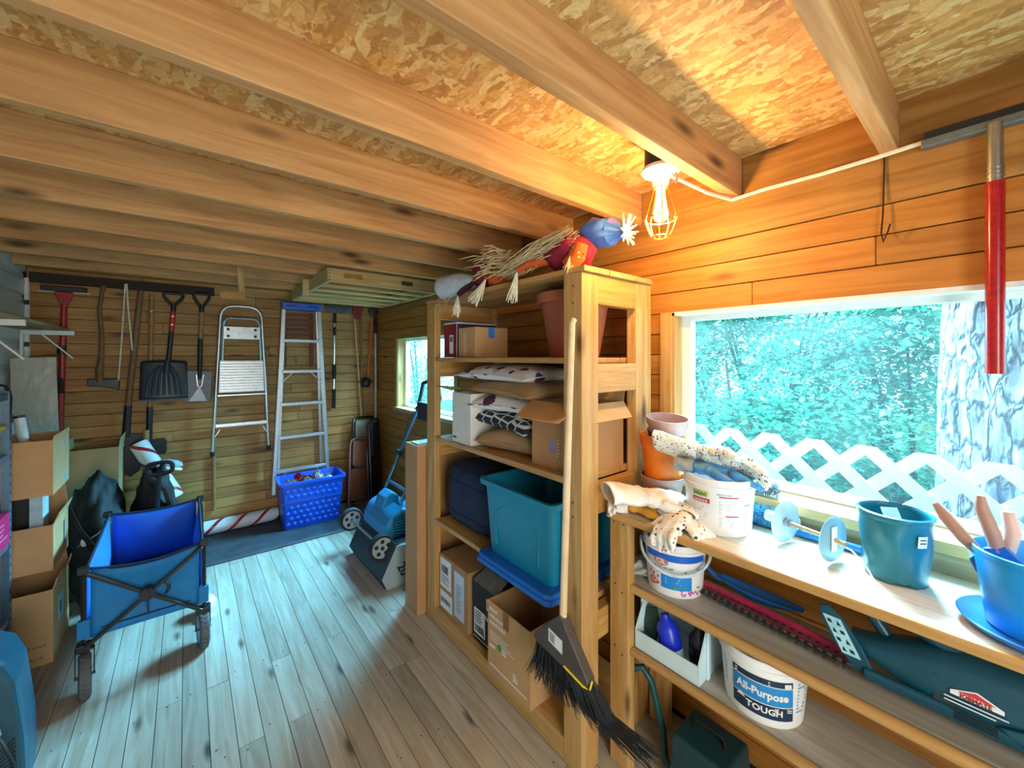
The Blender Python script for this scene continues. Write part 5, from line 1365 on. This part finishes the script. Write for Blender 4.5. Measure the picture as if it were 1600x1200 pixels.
can_me = [MB().lathe([(1e-6, 0), (.024, 0), (.028, .006), (.032, .012), (.032, .102), (.027, .115), (.025, .116), (1e-6, .113)], 16).mesh('can', m, True) for m in canm]
ic = 0
rcn = random.Random(9)
for i in range(7):
    for j in range(3):
        c = rcn.choice([0, 0, 0, 1, 2, 3, 4])
        o = bpy.data.objects.new('drink_can', can_me[c]); COL.objects.link(o)
        o.location = (.705 + .048*i + rcn.uniform(-.006, .006), 3.80 + .055*j + rcn.uniform(-.01, .01), .305 + rcn.uniform(-.015, .02))
        o.rotation_euler = (rcn.uniform(-1.2, .4), rcn.uniform(-.8, .8), rcn.uniform(0, 3))
        tag(o, ('shiny silver', 'pale green', 'red', 'blue', 'cream')[c] + ' empty drink can lying in the blue dimpled tote', 'can', 'drink cans in the blue tote')
# candy-striped gift wrap rolls
def candy(key):
    s = NT(key); v = s.coords((1, 1, 1), rnd=False)
    sp_ = s.n('ShaderNodeSeparateXYZ'); s.l(v, sp_.inputs[0])
    at_ = s.n('ShaderNodeMath', operation='ARCTAN2'); s.l(sp_.outputs[1], at_.inputs[0]); s.l(sp_.outputs[0], at_.inputs[1])
    a = s.n('ShaderNodeMath', operation='MULTIPLY'); s.l(at_.outputs[0], a.inputs[0]); a.inputs[1].default_value = 1/(2*PI)*2
    z = s.n('ShaderNodeMath', operation='MULTIPLY_ADD'); s.l(sp_.outputs[2], z.inputs[0]); z.inputs[1].default_value = 6.0; s.l(a.outputs[0], z.inputs[2])
    f = s.n('ShaderNodeMath', operation='FRACT'); s.l(z.outputs[0], f.inputs[0])
    l = s.n('ShaderNodeMath', operation='LESS_THAN'); s.l(f.outputs[0], l.inputs[0]); l.inputs[1].default_value = .20
    s.l(s.mix(l.outputs[0], lin('#dfe3e6'), lin('#a81626')), s.p.inputs['Base Color']); s.p.inputs['Roughness'].default_value = .3; return s.m
M_candy = candy('candy_stripe')
for lb, loc, rot, L in (('red and white striped tube lying on the mat along the back wall', (-.45, 4.055, .067), (0, R(90), 0), 1.08),
                        ('red and white striped tube leaning against the back wall behind the bags', (-.06, 3.90, .40), (R(-12), R(-27), 0), .48)):
    t = T('striped_tube', lb, 'tube', loc, rot, 'candy-striped tubes')
    MB().lathe([(.048, 0), (.055, .02), (.055, L-.02), (.05, L)], 32).build('wrap', M_candy, t, smooth=True)
    MB().lathe([(1e-6, .004), (.047, .004), (.047, L-.004), (1e-6, L-.004)], 24).build('core', M_white, t)
# folding chairs in the corner
def fchair(label, loc, rot, frame, pad, w=.40, h=.82):
    t = T('folding_chair', label, 'chair', loc, rot, 'folded chairs in the back corner')
    for y, z1, k in ((0, h, 1), (.035, h*.72, .86)):
        ww = w*.5*k
        MB().tube([(-ww, y, 0), (-ww, y, z1-.05), (-ww+.015, y, z1-.015), (-ww+.05, y, z1), (ww-.05, y, z1), (ww-.015, y, z1-.015), (ww, y, z1-.05), (ww, y, 0)], .011, 8).build('leg_frame', frame, t, smooth=True)
    MB().box(-w*.5+.02, w*.5-.02, -.022, -.002, h*.62, h*.97).build('backrest', pad, t, bevel=.010, seg=3)
    MB().box(-w*.5+.03, w*.5-.03, .012, .030, h*.14, h*.58).build('seat', pad, t, bevel=.008, seg=3)
    MB().tube([(-w*.43, .018, h*.1), (w*.43, .018, h*.1)], .008, 8).build('stretcher', frame, t, smooth=True)
    return t
M_brownc = plain('brown_chair', '#7d4630', .5, var=.1); M_taupe = plain('taupe_pad', '#8b8070', .8, var=.1); M_ck = plain('black_frame', '#17181a', .35, var=.1)
fchair('brown metal folding chair leaning in the back corner', (1.275, 3.80, .012), (R(-9), R(8), R(18)), M_brownc, M_brownc, .27, .66)
fchair('black folding chair with taupe pad leaning behind the brown one', (1.36, 3.955, .012), (R(-5), R(4), R(20)), M_ck, M_taupe, .27, .84)
fchair('black folding chair leaning in the corner under the back window', (1.44, 3.84, .0), (R(-3), R(2), R(48)), M_ck, plain('black_pad', '#1f2022', .6), .24, .84)
# ---- electric snow thrower stored nose-down
sn = T('snow_thrower', 'blue electric snow thrower marked 20 inch standing nose-down by the tall box', 'snow thrower', (0, 0, 0))
M_snb = plain('thrower_blue', '#1d7fae', .35, var=.06, scale=6); M_snk = plain('thrower_black', '#17242a', .5, var=.1); M_sng = plain('thrower_grey', '#9fa6aa', .45, var=.05)
XZ = Matrix(((1, 0, 0, 0), (0, 0, 1, 0), (0, 1, 0, 0), (0, 0, 0, 1)))
hp = [(.935, .07), (.965, .0), (1.26, .0), (1.28, .10), (1.24, .25), (1.03, .255)]
for y, m in ((2.405, M_sng), (3.02, M_sng)): MB().prism(hp, y, y+.012, XZ).build('side_panel', m, sn, bevel=.003)
MB().prism([(.925, .065), (.960, -.0), (.985, .0), (.955, .09), (1.04, .262), (1.02, .27)], 2.4175, 3.0195, XZ).build('auger_shroud', M_snk, sn, bevel=.003)
MB().prism([(1.0, .10), (1.10, .02), (1.22, .03), (1.24, .24), (1.05, .25)], 2.43, 3.01, XZ).build('auger_drum', M_snk, sn, bevel=.01)
def hump(u, v):
    a = PI*u; y = 2.52 + .44*v; k = math.sin(PI*(.12+.76*v))**.5
    return (1.13 - .14*math.cos(a)*k, y, .25 + .17*math.sin(a)*k)
MB().prism([(1.0, .25), (1.01, .33), (1.05, .40), (1.13, .43), (1.24, .41), (1.29, .33), (1.28, .22)], 2.54, 2.96, XZ).build('motor_cover', M_snb, sn, bevel=.028, seg=4)
MB().prism([(1.04, .39), (1.07, .47), (1.12, .50), (1.17, .47), (1.18, .40)], 2.70, 2.84, XZ).build('discharge_chute', M_snb, sn, bevel=.01, seg=3)
b = MB()
for k in range(7): b.bar((1.06, 2.538, .27+.018*k), (1.15, 2.538, .255+.022*k), .003, .006)
b.build('vent_slots', M_snk, sn)
sn_w = MB(); sn_w.lathe([(1e-6, -.02), (.064, -.02), (.068, -.016), (.068, .016), (.064, .02), (1e-6, .02)], 32, Matrix.Rotation(R(90), 4, 'X'))
tire = MB(); tire.lathe([(.066, -.024), (.078, -.022), (.084, -.012), (.084, .012), (.078, .022), (.066, .024), (.066, -.024)], 40, Matrix.Rotation(R(90), 4, 'X'), cap=False)
sp = MB()
for k in range(5):
    a = 2*PI*k/5 + .3; sp.lathe([(1e-6, 0), (.013, 0), (.013, .0015), (1e-6, .0015)], 12, Matrix.Translation((.04*math.cos(a), -.0212, .04*math.sin(a))) @ Matrix.Rotation(R(90), 4, 'X'))
for y, z in ((2.50, .235), (3.10, .225)):
    w = sn_w.build('wheel', M_sng, sn, smooth=True, loc=(.965, y, z))
    o = tire.build('tire', M_rubber, w, smooth=True); o2 = sp.build('spoke_holes', M_black, w)
    sh = MB(); sh.tube([(0, -.022, 0), (0, -.026, 0)], .012, 12); sh.build('hub', M_snk, w, smooth=True)
MB().tube([(.965, 2.50, .235), (.965, 3.10, .225)], .009, 8).build('axle', M_steel, sn, smooth=True)
b = MB(); b.bar((.965, 2.60, .235), (1.06, 2.62, .20), .02, .012); b.bar((.965, 2.98, .23), (1.06, 2.96, .20), .02, .012); b.build('axle_brackets', M_snk, sn)
M_snh = plain('handle_blue_steel', '#5a93b0', .3, .7, var=.06)
for y, top in ((2.64, (1.435, 2.66, 1.03)), (2.95, (1.435, 2.95, 1.03))):
    MB().tube([(1.05, y, .20), (1.20, y, .52), (1.30, y, .74), top], .0125, 10).build('handle_bar', M_snh, sn, smooth=True)
MB().tube([(1.195, 2.64, .51), (1.195, 2.95, .51)], .012, 10).build('cross_bar', M_snh, sn, smooth=True)
MB().tube([(1.435, 2.95, 1.02), (1.47, 2.96, 1.14), (1.475, 2.93, 1.24), (1.478, 2.80, 1.27), (1.475, 2.68, 1.24), (1.47, 2.65, 1.14), (1.435, 2.66, 1.02)], .016, 10).build('grip_loop', M_grip, sn, smooth=True)
MB().box(1.405, 1.455, 2.72, 2.90, .96, 1.10).build('switch_box', M_snk, sn, bevel=.01, seg=3)
MB().tube([(1.44, 2.94, 1.08), (1.38, 2.99, .95), (1.33, 3.0, .75), (1.22, 2.97, .50), (1.10, 2.9, .36)], .004, 6).build('power_cord', M_black, sn, smooth=True)
for y in (2.64, 2.95): MB().lathe([(1e-6, -.03), (.02, -.03), (.024, 0), (.02, .03), (1e-6, .03)], 12, Matrix.Translation((1.285, y, .71)) @ Matrix.Rotation(R(90), 4, 'X')).build('clamp_knob', M_snk, sn, smooth=True)
fn = lambda x, y: (1.085 + .87*y*.0 + (x*.45 - y*.9)*.0 + x*.35 + y*.94, 2.4035, .095 - x*.94 + y*.35)
MB().text('20"', .085, lambda x, y: (1.075 + x*.40 + y*.90, 2.4035, .085 - x*.90 + y*.40), bold=.002).build('lettering', M_black, sn)
# ================================================================== folding wagon
wg = T('folding_wagon', 'blue collapsible folding wagon with black frame and tall handle', 'wagon', (-.135, 2.80, 0), (0, 0, 0))
M_wb = plain('wagon_blue', '#1479b8', .7, var=.08, scale=10); M_wi = plain('wagon_inner', '#1766c8', .7, var=.08, scale=10); M_wf = plain('wagon_frame', '#3a3530', .3, .6, var=.1)
hx, y0, y1, zl, zh = .195, -.33, .33, .275, .545
def sag(u): return .030*math.sin(PI*u)
b = MB(); b.grid(lambda u, v: (-hx+.012 + (2*hx-.024)*u, y0 + .025*math.sin(PI*u)*math.sin(PI*v), zl-.03 + (zh-zl+.02-sag(u)*1.0)*v), 16, 10); b.build('near_panel', M_wb, wg, smooth=180, solid=.004)
b = MB(); b.grid(lambda u, v: (-hx+.012 + (2*hx-.024)*u, y1 - .03*math.sin(PI*u)*math.sin(PI*v), zl + (zh+.03-zl-sag(u)*.6)*v), 16, 10); b.build('far_panel', M_wi, wg, smooth=180, solid=.004)
for s_ in (-1, 1):
    b = MB(); b.grid(lambda u, v: (s_*(hx - .03*math.sin(PI*u)*math.sin(PI*min(1, v))), y0 + (y1-y0)*u, zl + (zh-zl + .03*u)*v), 16, 10)
    b.build('side_panel', M_wi, wg, smooth=180, solid=.004)
MB().grid(lambda u, v: (-hx + 2*hx*u, y0 + (y1-y0)*v, zl - .012*math.sin(PI*u)*math.sin(PI*v)), 10, 10).build('base_fabric', plain('wagon_base', '#0d3560', .8), wg, smooth=180, solid=.006)
b = MB()
for p, q in (((-hx, y0, zh), (hx, y0, zh)), ((-hx, y1, zh+.03), (hx, y1, zh+.03))):
    b.tube([(p[0] + (q[0]-p[0])*i/12, p[1], p[2] - sag(i/12)*(1.0 if p[1] < 0 else .6)) for i in range(13)], .006, 6)
for s_ in (-1, 1): b.tube([(s_*hx, y0, zh), (s_*hx, y1, zh+.03)], .006, 6)
b.build('binding', plain('wagon_binding', '#0c2038', .8), wg, smooth=True)
for sx in (-1, 1):
    for yy, zz in ((y0-.012, zh), (y1+.012, zh+.03)):
        MB().tube([(sx*(hx+.008), yy, .195), (sx*(hx+.008), yy, zz+.005)], .008, 8).build('upright', M_wf, wg, smooth=True)
        MB().box(sx*(hx+.008)-.018, sx*(hx+.008)+.018, yy-.018, yy+.018, zz-.015, zz+.012).build('corner_joint', M_black, wg, bevel=.004)
        MB().box(sx*(hx+.008)-.022, sx*(hx+.008)+.022, yy-.022, yy+.022, .205, .235).build('leg_joint', M_black, wg, bevel=.004)
        MB().box(sx*(hx+.006)-.020, sx*(hx+.006)+.020, yy-.013, yy+.013, .255, .335).build('fabric_sleeve', M_wb, wg, bevel=.004)
yn = y0 - .024
for s_ in (-1, 1): MB().bar((s_*hx, yn - .006*(s_+1), zh-.01), (-s_*hx, yn - .006*(s_+1), .225), .014, .024, (0, 1, 0)).build('cross_bar', M_wf, wg, bevel=.003)
MB().tube([(0, yn-.03, .385), (0, yn+.01, .385)], .028, 14).build('cross_hub', M_black, wg, smooth=True)
MB().bar((.0, yn-.026, .41), (.004, yn-.026, .30), .006, .030, (0, 1, 0)).build('pull_strap', M_black, wg)
MB().tube(arc((.045, yn-.01, .385), .030, -60, 110, 8, 'xz'), .006, 6).build('latch_loop', M_black, wg, smooth=True)
for s_ in (-1, 1): MB().bar((s_*(hx+.012), y0, zh-.01), (s_*(hx+.012), y1, .225), .014, .022).build('side_bar', M_wf, wg)
for s_ in (-1, 1): MB().bar((s_*(hx+.012), y1, zh-.01), (s_*(hx+.012), y0, .225), .014, .022).build('side_bar', M_wf, wg)
wh = MB(); wh.lathe([(.066, -.020), (.078, -.020), (.088, -.015), (.090, 0), (.088, .015), (.078, .020), (.066, .020), (.066, -.020)], 44, Matrix.Rotation(R(90), 4, 'Y'), cap=False)
rim = MB(); rim.lathe([(1e-6, -.014), (.03, -.016), (.064, -.019), (.0665, -.019), (.0665, .019), (.064, .019), (.03, .016), (1e-6, .014)], 36, Matrix.Rotation(R(90), 4, 'Y'))
tr_ = MB()
for k in range(26):
    for s_ in (-1, 1):
        a = 2*PI*(k + (.5 if s_ > 0 else 0))/26; tr_.box(-.006, .006, -.004, .004, 0, .004, Matrix.Rotation(a, 4, 'X') @ Matrix.Translation((s_*.008, 0, .0885)) @ Matrix.Rotation(s_*.5, 4, 'Z'))
M_tread = plain('grey_rubber', '#5b5c5c', .8, var=.15); M_rimb = plain('wheel_blue', '#3aa0d8', .4)
for sx, yy, rz, lb in ((-1, y0+.0, 8, 0), (1, y0+.06, 6, 0), (-1, y1-.03, 0, 0), (1, y1-.03, 0, 0)):
    w = wh.build('wheel', M_tread, wg, smooth=True, loc=(sx*(hx+.005), yy, .0905), rot=(0, 0, R(rz)))
    rim.build('rim', M_rimb, w, smooth=True); tr_.build('tread', M_tread, w)
    f = MB(); f.bar((-.028, 0, 0), (-.028, 0, .11), .022, .004, (1, 0, 0)); f.bar((.028, 0, 0), (.028, 0, .11), .022, .004, (1, 0, 0)); f.box(-.030, .030, -.012, .012, .108, .115); f.tube([(-.032, 0, 0), (.032, 0, 0)], .006, 8)
    f.build('fork', M_black, w)
MB().tube([(-.02, y1+.03, .30), (-.0, y1+.035, .56), (.012, y1+.04, .745)], .012, 8).build('handle_tube', M_black, wg, smooth=True)
hl = []
for k in range(28):
    a = 2*PI*k/28; c, s_ = math.cos(a), math.sin(a); q = (abs(c)**3.5+abs(s_)**3.5)**(-1/3.5); hl.append((.013 + .058*c*q, y1+.045, .785 + .034*s_*q))
MB().tube(hl, .0115, 8, closed=True).build('handle_grip', M_black, wg, smooth=True)
t = T('ball_cap', 'white cap lying on the floor beside the wagon wheel', 'cap', (.085, 2.85, .0))
lump((0, 0, .05), (.05, .06, .045), 81, .12).build('crown', M_white, t, smooth=180)
MB().prism([(-.04, -.05), (.04, -.05), (.045, -.08), (.02, -.105), (-.02, -.105), (-.045, -.08)], .012, .016).build('brim', M_white, t, bevel=.002)

# ================================================================== stacked cartons at the left
t = T('cardboard_box', 'lowest open cardboard box of the stack at the left, with handwriting', 'box', (-.80, 2.85, 0), group='cartons stacked at the left')
carton(t, 0, .31, 0, .33, .345, M_card2, top=False, flaps=[('-x', -4, .085), ('+y', -3, .085), ('+x', 14, .05)])
b = MB(); rw = random.Random(4)
for row, (z, xs) in enumerate(((.085, (.12, .28)), (.055, (.10, .20)), (.030, (.09, .27)))):
    x = xs[0]
    while x < xs[1]:
        h = rw.uniform(.006, .013); b.tube([(x, -.001, z), (x + rw.uniform(.002, .008), -.001, z+h), (x + .008, -.001, z + rw.uniform(0, .005))], .0011, 4); x += rw.uniform(.009, .016)
b.build('handwriting', M_inkk, t)
MB().box(.3101, .3108, .10, .20, .14, .26).build('label', plain('blue_label', '#8cc4d8', .5), t)
MB().box(.3109, .3114, .13, .15, .17, .23).build('label_print', M_inkk, t)
t = T('cardboard_box', 'middle cardboard box of the stack at the left, flaps open', 'box', (-.80, 2.852, .437), group='cartons stacked at the left')
carton(t, 0, .31, 0, .31, .215, M_card2, top=False, flaps=[('+x', 20, .05), ('-x', -3, .135), ('+y', -2, .135)])
MB().box(.3101, .3108, .20, .23, .05, .17).build('sticker', plain('dark_sticker', '#3b5a62', .5), t)
t = T('black_case', 'black case standing in the middle box of the stack', 'case', (-.70, 2.95, .4415))
MB().box(-.05, .115, 0, .03, 0, .345).build('body', M_black, t, bevel=.004)
t = T('white_binder', 'pale blue folder standing in the middle box of the stack', 'folder', (-.575, 2.90, .4415))
MB().box(0, .045, 0, .10, 0, .345).build('cover', plain('pale_folder', '#a9c6ce', .5), t, bevel=.003)
t = T('cardboard_box', 'topmost cardboard box of the stack at the left, open at the top', 'box', (-.80, 2.85, .7935), group='cartons stacked at the left')
carton(t, 0, .31, 0, .33, .262, M_card2, top=False, flaps=[('+x', 6, .02), ('-x', 10, .05)], inner=M_card2)
b = MB(); b.box(.3101, .3106, .24, .28, .20, .235).box(.3101, .3106, .22, .30, .01, .06); b.build('sticker', plain('grey_sticker', '#9aa29a', .6), t)
# ---- open box at the back wall
t = T('cardboard_box', 'open cardboard box standing at the back wall behind the black bags', 'box', (-.60, 3.74, .0095))
carton(t, 0, .25, 0, .30, .84, plain('carton_olive', '#a68a5e', .8, var=.06, scale=8), top=False, flaps=[('+x', 8, .06), ('-x', 5, .05)])
# ---- bags
M_bag = plain('black_nylon', '#0f1213', .7, var=.3, scale=12, bump=.3); M_bag2 = plain('dark_green_nylon', '#0e1d1f', .7, var=.3, scale=12, bump=.3)
t = T('duffel_bag', 'dark green-black duffel bag piled behind the wagon beside the cartons', 'bag', (-.405, 3.38, 0))
b = lump((0, 0, .36), (.135, .18, .38), 91, .22, 32, 22); b.build('body', M_bag2, t, smooth=180)
MB().tube([(-.10, -.12, .60), (-.05, -.19, .50), (.02, -.20, .36), (.04, -.19, .20)], .012, 6, flat=2.0).build('strap', M_bag, t, smooth=True)
MB().tube([(-.06, -.16, .40), (.02, -.185, .46), (.09, -.14, .52)], .004, 6).build('zip', plain('zip_grey', '#8a9096', .4, .5), t, smooth=True)
MB().sphere((-.03, -.195, .43), (.014, .006, .024), 10, 8).build('tag', M_white, t)
t = T('backpack', 'black backpack with hanging straps on the bag pile beside the striped tube', 'bag', (-.16, 3.45, 0))
b = lump((0, 0, .36), (.115, .15, .38), 97, .24, 32, 22); b.build('body', M_bag, t, smooth=180)
b = lump((.03, -.13, .30), (.07, .06, .14), 99, .2); b.build('front_pocket', M_bag, t, smooth=180)
MB().tube([(-.02, -.08, .70), (.06, -.14, .62), (.10, -.14, .45), (.10, -.12, .28)], .011, 6, flat=2.0).build('strap', plain('grey_web', '#3c4042', .7), t, smooth=True)
b = MB()
for p in ((.02, -.19, .33), (.06, -.18, .27), (-.03, -.15, .38)): b.sphere(p, .007, 8, 6)
b.build('buckles', plain('pale_buckle', '#9aa0a0', .4, .5), t, smooth=True)
t = T('sneaker', 'pale grey sneaker resting on the black backpack', 'shoe', (-.09, 3.50, .71), (0, R(20), R(20)))
lump((0, 0, .03), (.07, .03, .028), 55, .12).build('upper', plain('shoe_grey', '#9aa4a6', .8), t, smooth=180)
MB().prism([(-.072, -.018), (-.05, -.03), (.05, -.032), (.075, -.01), (.075, .012), (.05, .03), (-.05, .028), (-.072, .016)], -.004, .010).build('sole', M_white, t, bevel=.003)
t = T('paper_carton', 'white carton with blue stripe behind the wagon handle', 'box', (-.235, 3.72, .0095), (0, 0, R(8)))
MB().box(0, .15, 0, .16, 0, .50).build('body', plain('white_carton', '#cfd8da', .6, var=.05), t, bevel=.003)
MB().box(-.0005, .1505, -.0008, -.0002, .465, .48).build('stripe', plain('navy_stripe', '#1c3f7a', .5), t)
lines(MB(), flaty(-.0005, .075, .44), -.06, .06, .0, 4, .014, .004, rr).build('printed_text', MATS['grey_ink'], t)
# ---- steel shelf rack at the left edge
t = T('steel_rack', 'blue-grey steel shelf rack at the left edge of the room', 'rack', (0, 0, 0))
M_rack = plain('rack_steel', '#5f7688', .4, .5, var=.08)
rx0, rx1, ry0, ry1 = -.815, -.605, 2.32, 2.80
for x in (rx0, rx1-.025):
    for y in (ry0, ry1-.03):
        b = MB(); b.box(x, x+.025, y, y+.003, 0, 1.30).box(x + (.022 if x > -.7 else 0), x + (.025 if x > -.7 else .003), y+.003, y+.03, 0, 1.30)
        b.build('upright', M_rack, t)
b = MB()
for k in range(30):
    z = .08 + .04*k; b.box(rx1-.0005, rx1+.0004, ry1-.022, ry1-.012, z, z+.014)
b.build('slots', M_dark, t)
for z in (.30, .635, 1.02, 1.29): MB().box(rx0+.003, rx1-.003, ry0+.003, ry1-.003, z-.03, z).build('shelf', M_rack, t, bevel=.002)
t = T('spray_can', 'white and yellow labelled canister on the steel rack', 'canister', (-.665, 2.70, 1.0205))
MB().lathe([(1e-6, 0), (.032, 0), (.034, .005), (.034, .085), (.03, .09), (1e-6, .09)], 24).build('body', M_label, t, smooth=True)
MB().lathe([(.0343, .002), (.0346, .003), (.0346, .03), (.0343, .031)], 24).build('yellow_band', plain('can_yellow', '#d8c81e', .4), t)
MB().lathe([(.0343, .078), (.0346, .079), (.0346, .086), (.0343, .087)], 24).build('red_band', plain('can_red', '#b8302a', .4), t)
b = MB(); fc = cyl(0, 0, lambda z: .0343, math.atan2(-2.70, .665), .055, .0006); lines(b, fc, -.025, .025, .012, 6, .0055, .002, rr); b.build('label_print', MATS['grey_ink'], t)
t = T('glass_jar', 'clear jar on the steel rack beside the labelled canister', 'jar', (-.72, 2.62, 1.0205))
MB().lathe([(1e-6, 0), (.038, 0), (.04, .01), (.04, .13), (.03, .15), (.03, .17), (1e-6, .17)], 24).build('body', plain('jar_glass', '#c8d8d4', .08, var=0, trans=.8), t, smooth=True)
t = T('yellow_tray', 'flat yellow tray above the canister on the steel rack', 'tray', (-.66, 2.70, 1.135))
MB().prism([(-.10, -.10), (.03, -.10), (.055, .03), (.02, .06), (-.10, .04)], 0, .018).build('body', plain('tray_yellow', '#d2a81c', .5), t, bevel=.004)
t = T('pink_box', 'bright pink cardboard box on the middle shelf of the steel rack', 'box', (-.80, 2.48, .6355))
MB().box(0, .20, 0, .27, 0, .135).build('body', plain('pink_card', '#d81a62', .5, var=.08), t, bevel=.003)
lines(MB(), lambda x, y: (.2008, .17 + x, .07 + y), -.06, .07, .03, 4, .02, .004, rr).build('printed_text', plain('pale_pink', '#f0a8c4', .5), t)
t = T('blue_bottle', 'small cyan bottle with green cap on the lowest shelf of the steel rack', 'bottle', (-.66, 2.66, .3005))
MB().lathe([(1e-6, 0), (.028, 0), (.03, .01), (.03, .10), (.014, .13), (1e-6, .13)], 20).build('body', plain('cyan_bottle', '#1f9cc0', .3), t, smooth=True)
MB().lathe([(.0145, .125), (.016, .127), (.016, .155), (1e-6, .156)], 16).build('cap', plain('green_cap', '#2f9a4a', .4), t, smooth=True)
t = T('cable_coil', 'black cable lying on top of the steel rack', 'cable', (-.66, 2.66, 1.292))
MB().tube([(-.10, -.2, .02), (-.05, -.08, .04), (.02, .05, .045), (.045, .11, .03), (.055, .125, -.02), (.052, .128, -.10)], .006, 8).build('cord', M_black, t, smooth=True)
MB().tube([(.052, .128, -.10), (.052, .128, -.135)], .010, 8).build('plug', M_black, t, smooth=True)
t = T('plastic_bag', 'folded grey plastic bag on top of the steel rack', 'bag', (-.70, 2.60, 1.292))
lump((0, 0, .03), (.09, .16, .030), 61, .3).build('film', plain('grey_film', '#8c9a9c', .35, var=.15), t, smooth=180)
# ---- wrapped panel and tube behind the cartons
t = T('wrapped_panel', 'tall panel wrapped in clear plastic leaning behind the cartons', 'panel', (-.77, 3.62, .0095), (R(-6), R(-2.5), 0))
MB().box(0.02, .19, 0, .05, 0, 1.44).build('foam', plain('olive_foam', '#8f876a', .8, var=.08), t, bevel=.006)
b = MB(); b.grid(lambda u, v: (.012 + .186*u, -.008 - .010*mnoise.noise(Vector((u*7, v*22, 2))), .02 + 1.42*v), 14, 40); b.build('plastic_wrap', film_mat('wrap_film', (.88, .90, .80, 1), .5), t, smooth=180)
t = T('white_tube', 'white plastic tube standing in the topmost box of the stack', 'tube', (-.585, 3.02, .80), (R(-4), R(-8), 0))
MB().tube([(0, 0, 0), (0, 0, .36)], .020, 14).build('body', plain('tube_white', '#cfdde0', .4), t, smooth=True)
MB().tube([(0, 0, .355), (0, 0, .368)], .0205, 14).build('cap', M_black, t, smooth=True)
# ---- wall shelf at the upper left
t = T('wall_shelf', 'board on white metal brackets at the upper left wall', 'shelf', (0, 0, 0))
M_brk = plain('bracket_white', '#dfe3df', .4, var=.03)
MB().box(XL+.001, -.625, 2.2, 4.05, 1.628, 1.648).build('board', M_grey, t, bevel=.002)
for y in (2.93, 4.0):
    MB().box(XL+.001, -.590, y-.009, y+.009, 1.598, 1.6275).build('bracket_arm', M_brk, t, bevel=.002)
    MB().bar((-.735, y, 1.60), (-.595, y, 1.44), .008, .018, (0, 1, 0)).build('bracket_brace', M_brk, t)
    MB().box(XL+.001, XL+.014, y-.012, y+.012, 1.35, 1.5975).build('bracket_foot', M_brk, t)
# ---- case in the lower left corner
t = T('portable_appliance', 'dark teal plastic appliance with side vents and power cord at the lower left corner', 'appliance', (-.60, 2.14, 0), (0, 0, R(6)))
M_app = plain('appliance_teal', '#1f4b5c', .35, var=.10, scale=5)
ap = []
for x, z in ((-.20, 0), (.185, 0), (.180, .18), (.160, .38), (.135, .45), (.09, .485), (-.20, .505)): ap.append((x, z))
MB().prism(ap, -.11, .12, XZ).build('body', M_app, t, bevel=.025, seg=4)
MB().prism([(-.20, .03), (.04, .03), (.095, .20), (.07, .30), (-.20, .40)], -.118, -.108, XZ).build('front_panel', plain('appliance_dark', '#123645', .3, var=.1), t, bevel=.006)
b = MB()
for k in range(9): b.bar((.115 - .002*k, -.1115, .17 - .014*k), (.155, -.1115, .20 - .014*k), .002, .005)
b.build('vent_slots', M_black, t)
MB().tube([(.115, -.112, .245), (.118, -.135, .245)], .012, 10).build('socket', M_steel, t, smooth=True)
MB().tube([(.118, -.13, .245), (.135, -.15, .22), (.155, -.15, .14), (.15, -.14, .05), (.17, -.15, .006)], .004, 6).build('power_cord', M_black, t, smooth=True)
